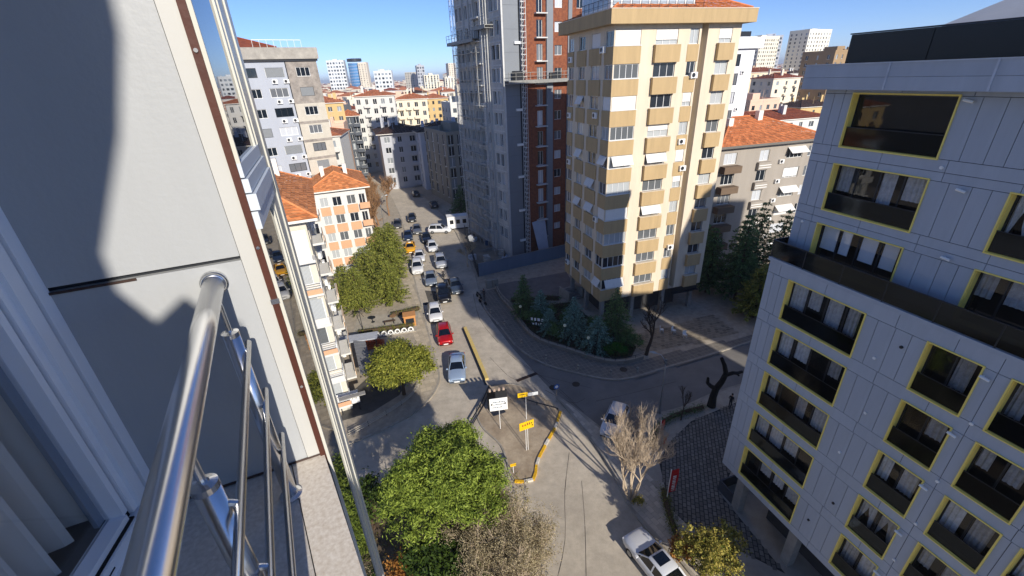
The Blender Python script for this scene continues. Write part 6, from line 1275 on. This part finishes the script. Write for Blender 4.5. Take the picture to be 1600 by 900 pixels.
t = thing('site_container', 'white site cabin at the kerb beside the avenue', 'container', (-13.4, 91.6, .15), R(12)); MB().box(0,0,.2,4.6,2.4,2.7).build('cabin', m_white, t); MB().box(-.05,-.05,2.7,4.65,2.45,2.78).build('roof', m_white, t)
for i in range(3): MB().box(.5+i*1.4,-.03,1.2,1.3+i*1.4,-.01,2.1).build('window', g_car, t)
MB().box(.1,0,0,4.5,.1,.2).build('skid', m_dark, t)
t = car('white van parked beside the site cabin', -15.0, 90.6, 95, 'van', '#dadcde', name='white_van', cat='van', metal=.1)
# left side: café garden between road and apartment
cafe = [(-21,47.5),(-12.8,49.6),(-13.6,55.5),(-22,53.8)]
polyobj('terrace', cafe, .13, .15, mat('terrace_paving', '#a8a090', .9, .15, 1), kind='structure')
t = thing('arch_fence', 'row of white hooped railings in front of the café hedge', 'fence', (-20.6, 47.6, .13), math.atan2(1.9, 7.6))
for i in range(9):
    q = MB(); P = [(i*.86+.38-.36*math.cos(math.pi*k/10), 0, .12+.62*math.sin(math.pi*k/10)) for k in range(11)]; q.tube(P, .06, 6); q.build('hoop', m_white, t)
    q = MB(); P = [(i*.86+.38-.26*math.cos(2*math.pi*k/12), .0, .42+.26*math.sin(2*math.pi*k/12)) for k in range(13)]; q.tube(P, .06, 5); q.build('ring', m_white, t)
MB().box(-.1,-.1,0,7.9,.1,.12).build('plinth', m_kerb, t)
t = thing('kiosk', 'orange box kiosk at the corner of the café garden', 'kiosk', (-14.6, 50.6, .15), R(14)); MB().box(0,0,0,1.5,1.2,1.5).build('cabinet', mat('orange_paint', '#c08850', .5, .06, 2), t); MB().box(-.1,-.1,1.5,1.6,1.3,1.6).build('top', MC['orange_paint'], t); MB().box(.2,-.02,.5,1.3,0,1.2).build('hatch', m_dark, t)
t = thing('planter', 'orange and red flower planter beside the café paving', 'planter', (-18.6, 45.4, .15), R(12)); MB().box(0,0,0,2.4,1.2,.5).build('trough', mat('terracotta', '#b3633a', .85, .15, 3), t); link('flowers', quads_mesh('flowers', leaves(np.random.RandomState(2).uniform((0.1,.1,.55),(2.3,1.1,.75),(30,3)), np.full(30,.22), 1500, .09, 3), leafmat('flower_red', '#b8481c', '#d87c4a', .2)), t)
def table(label, x, y, c):
    t = thing('cafe_table', label, 'table', (x, y, .15)); MB().tube([(0,0,.7),(0,0,.74)], .45, 14).build('tabletop', c, t); MB().tube([(0,0,0),(0,0,.7)], .04, 6).build('leg', m_dark, t); MB().tube([(0,0,0),(0,0,.03)], .25, 10).build('foot', m_dark, t)
table('white round café table nearest the road', -14.3,53.0,m_white); table('brown round café table in the middle of the terrace', -16.6,52.6,mat('brown_top','#8a6a48',.7,.1,3)); table('dark round café table near the evergreens', -19.4,52.4,m_dark)
for i, (x, y, lab) in enumerate([(-17.6,51.3,'dark slatted bench on the left of the café terrace'),(-15.2,51.8,'dark slatted bench near the orange kiosk')]):
    t = thing('bench', lab, 'bench', (x, y, .15), R(15))
    for k in range(4): MB().box(0,k*.12,.42,1.5,k*.12+.09,.46).build('slat', m_wood, t)
    for sx in (.1, 1.3): MB().box(sx,0,0,sx+.08,.45,.42).build('leg', m_dark, t)
t = thing('canopy', 'grey white flat canopy over the entrance beside the round tree', 'canopy', (-21.4, 43.2, .15), R(12)); MB().box(0,0,2.3,5.2,1.6,2.42).build('roof', mat('canopy_pale', '#a9adb4', .6, .08, 2), t)
for x in (.1, 5.0): MB().tube([(x,.1,0),(x,.1,2.3)], .05, 6).build('post', m_dark, t)
t = thing('lean_to_roof', 'narrow grey corrugated lean-to roof along the foot of the balcony apartment', 'roof', (-16.2, 37.2, 0), R(23))
for i in range(9): MB().obox((0,i*.8,2.6),(1.3,0,-.25),(0,.74,0),(0,0,.05)).build('roof_sheet', mat('grey_sheet', '#77787a', .6, .12, 2), t)
for i in range(4): MB().box(1.15,i*2.2,.1,1.22,i*2.2+.07,2.3).build('post', m_dark, t)
t = thing('shop_sign', 'white sign board with dark curly lettering at the foot of the balcony apartment', 'sign', (-17.6, 33.9, 1.1), R(23)); MB().box(0,0,0,2.0,.08,1.5).build('board', m_white, t)
q = MB()
for i in range(5): cx = .35+i*.32; q.tube([(cx+.12*math.cos(a*.7+i), -.015, .75+.22*math.sin(a*.7+i*2)) for a in range(8)], .025, 5)
q.build('lettering', m_black, t, kind='stuff'); MB().box(.1,.02,-1.0,.2,.1,0).build('leg', m_dark, t); MB().box(1.8,.02,-1.0,1.9,.1,0).build('leg', m_dark, t)
t = thing('curved_railing', 'triple curved steel railing along the sunken ramp below the round tree', 'railing')
for k in range(3):
    pts = smooth_line([(-15.9+.1*k,31.0-.28*k,.7),(-13.4,33.2-.28*k,.7),(-11.3,35.6-.28*k,.7),(-10.4,37.6-.3*k,.7)], 5); MB().tube(pts, .035, 6).build('rail', mat('rail_pale', '#b3ac9c', .5, .1, 3), t)
for p in [(-15.9,31.0),(-14.4,32.2),(-13.0,33.6),(-11.8,35.0),(-10.8,36.8)]: MB().tube([(*p,.13),(*p,.75)], .03, 6).build('post', m_dark, t)
polyobj('ramp', [(-17.5,33.0),(-14.6,34.2),(-12.4,36.6),(-11.8,39.5),(-16.5,40.2),(-17.9,37)], .13, .14, mat('ramp_asphalt', '#55534f', .9, .2, 1), kind='structure')
t = thing('awning_frame', 'dark folded parasol frame beside the evergreens at the apartment wall', 'parasol', (-20.3, 50.6, .15)); MB().tube([(0,0,0),(0,0,2.8)], .04, 6).build('pole', m_dark, t); q = MB()
for i in range(8): a = math.pi*i/4; q.tube([(0,0,2.8),(1.1*math.cos(a),1.1*math.sin(a),2.3)], .03, 5)
q.build('ribs', m_dark, t)
# bollards along the corner kerb and forecourt
for i, s_ in enumerate([(-3.1,53.6),(-1.2,50.2),(.9,45.5),(3.6,42.0),(7.0,39.8),(10.4,38.6),(13.4,38.9),(17,40.2)]):
    t = thing('bollard', f'pale concrete bollard, {ORD[i]} from the left along the curved corner kerb', 'bollard', (*s_, .14), 0, 'bollards along the curved corner kerb'); MB().tube([(0,0,0),(0,0,.5),(0,0,.6)], [.13,.12,.05], 10).build('post', m_kerb, t); MB().tube([(0,0,.35),(0,0,.42)], .128, 10).build('band', m_dark, t)
# clutter by the tower foot
for i, (x, y, lab) in enumerate([(21.0,45.2,'white plastic chair nearest the sunlit strip'),(20.0,46.3,'white plastic chair at the tower pillar'),(18.6,46.6,'white plastic chair under the tower front')]):
    t = thing('plastic_chair', lab, 'chair', (x, y, .15), R(40*i)); MB().box(-.22,-.22,.42,.22,.22,.46).build('seat', m_white, t); MB().box(-.22,.19,.46,.22,.23,.9).build('backrest', m_white, t)
    for sx in (-.19, .19):
        for sy in (-.19, .19): MB().tube([(sx,sy,0),(sx,sy,.42)], .02, 5).build('leg', m_white, t)
pavers('rubble_paving', [(15.3,42.2),(22.2,43.8),(28,45.6),(26.5,50.5),(20.5,48.0),(17,47.2),(14.3,46.0)], .14, .55, .45, R(15), mat('patio_stones', '#8f8472', .9, .15, 1, island=.3), gap=.03, zj=.03)
t = thing('gate_boxes', 'pair of grey utility cabinets beside the site hoarding', 'cabinet', (-3.9, 61.3, .14), R(20))
for i in range(2): MB().box(i*1.0,0,0,i*1.0+.9,.6,1.3).build('cabinet', mat('cabinet_grey', '#8d8c84', .7, .1, 2), t); MB().box(i*1.0+.1,-.02,.1,i*1.0+.8,0,1.2).build('door', MC['cabinet_grey'], t)
# air: thin haze round the whole place
hz = bpy.data.meshes.new('haze'); q = MB(); q.box(-4400,-580,-1.2,4400,7900,75); hz = q.mesh('haze'); hm = bpy.data.materials.new('haze'); hm.use_nodes = True; n = hm.node_tree; n.nodes.remove(n.nodes['Principled BSDF']); pv = n.nodes.new('ShaderNodeVolumePrincipled'); pv.inputs['Density'].default_value = HAZE; pv.inputs['Color'].default_value = (.78, .86, 1, 1); pv.inputs['Anisotropy'].default_value = .2
n.links.new(pv.outputs[0], n.nodes['Material Output'].inputs['Volume']); hz.materials.append(hm)
link('haze', hz, kind='stuff', label='thin pale air haze over the whole city', cat='haze')
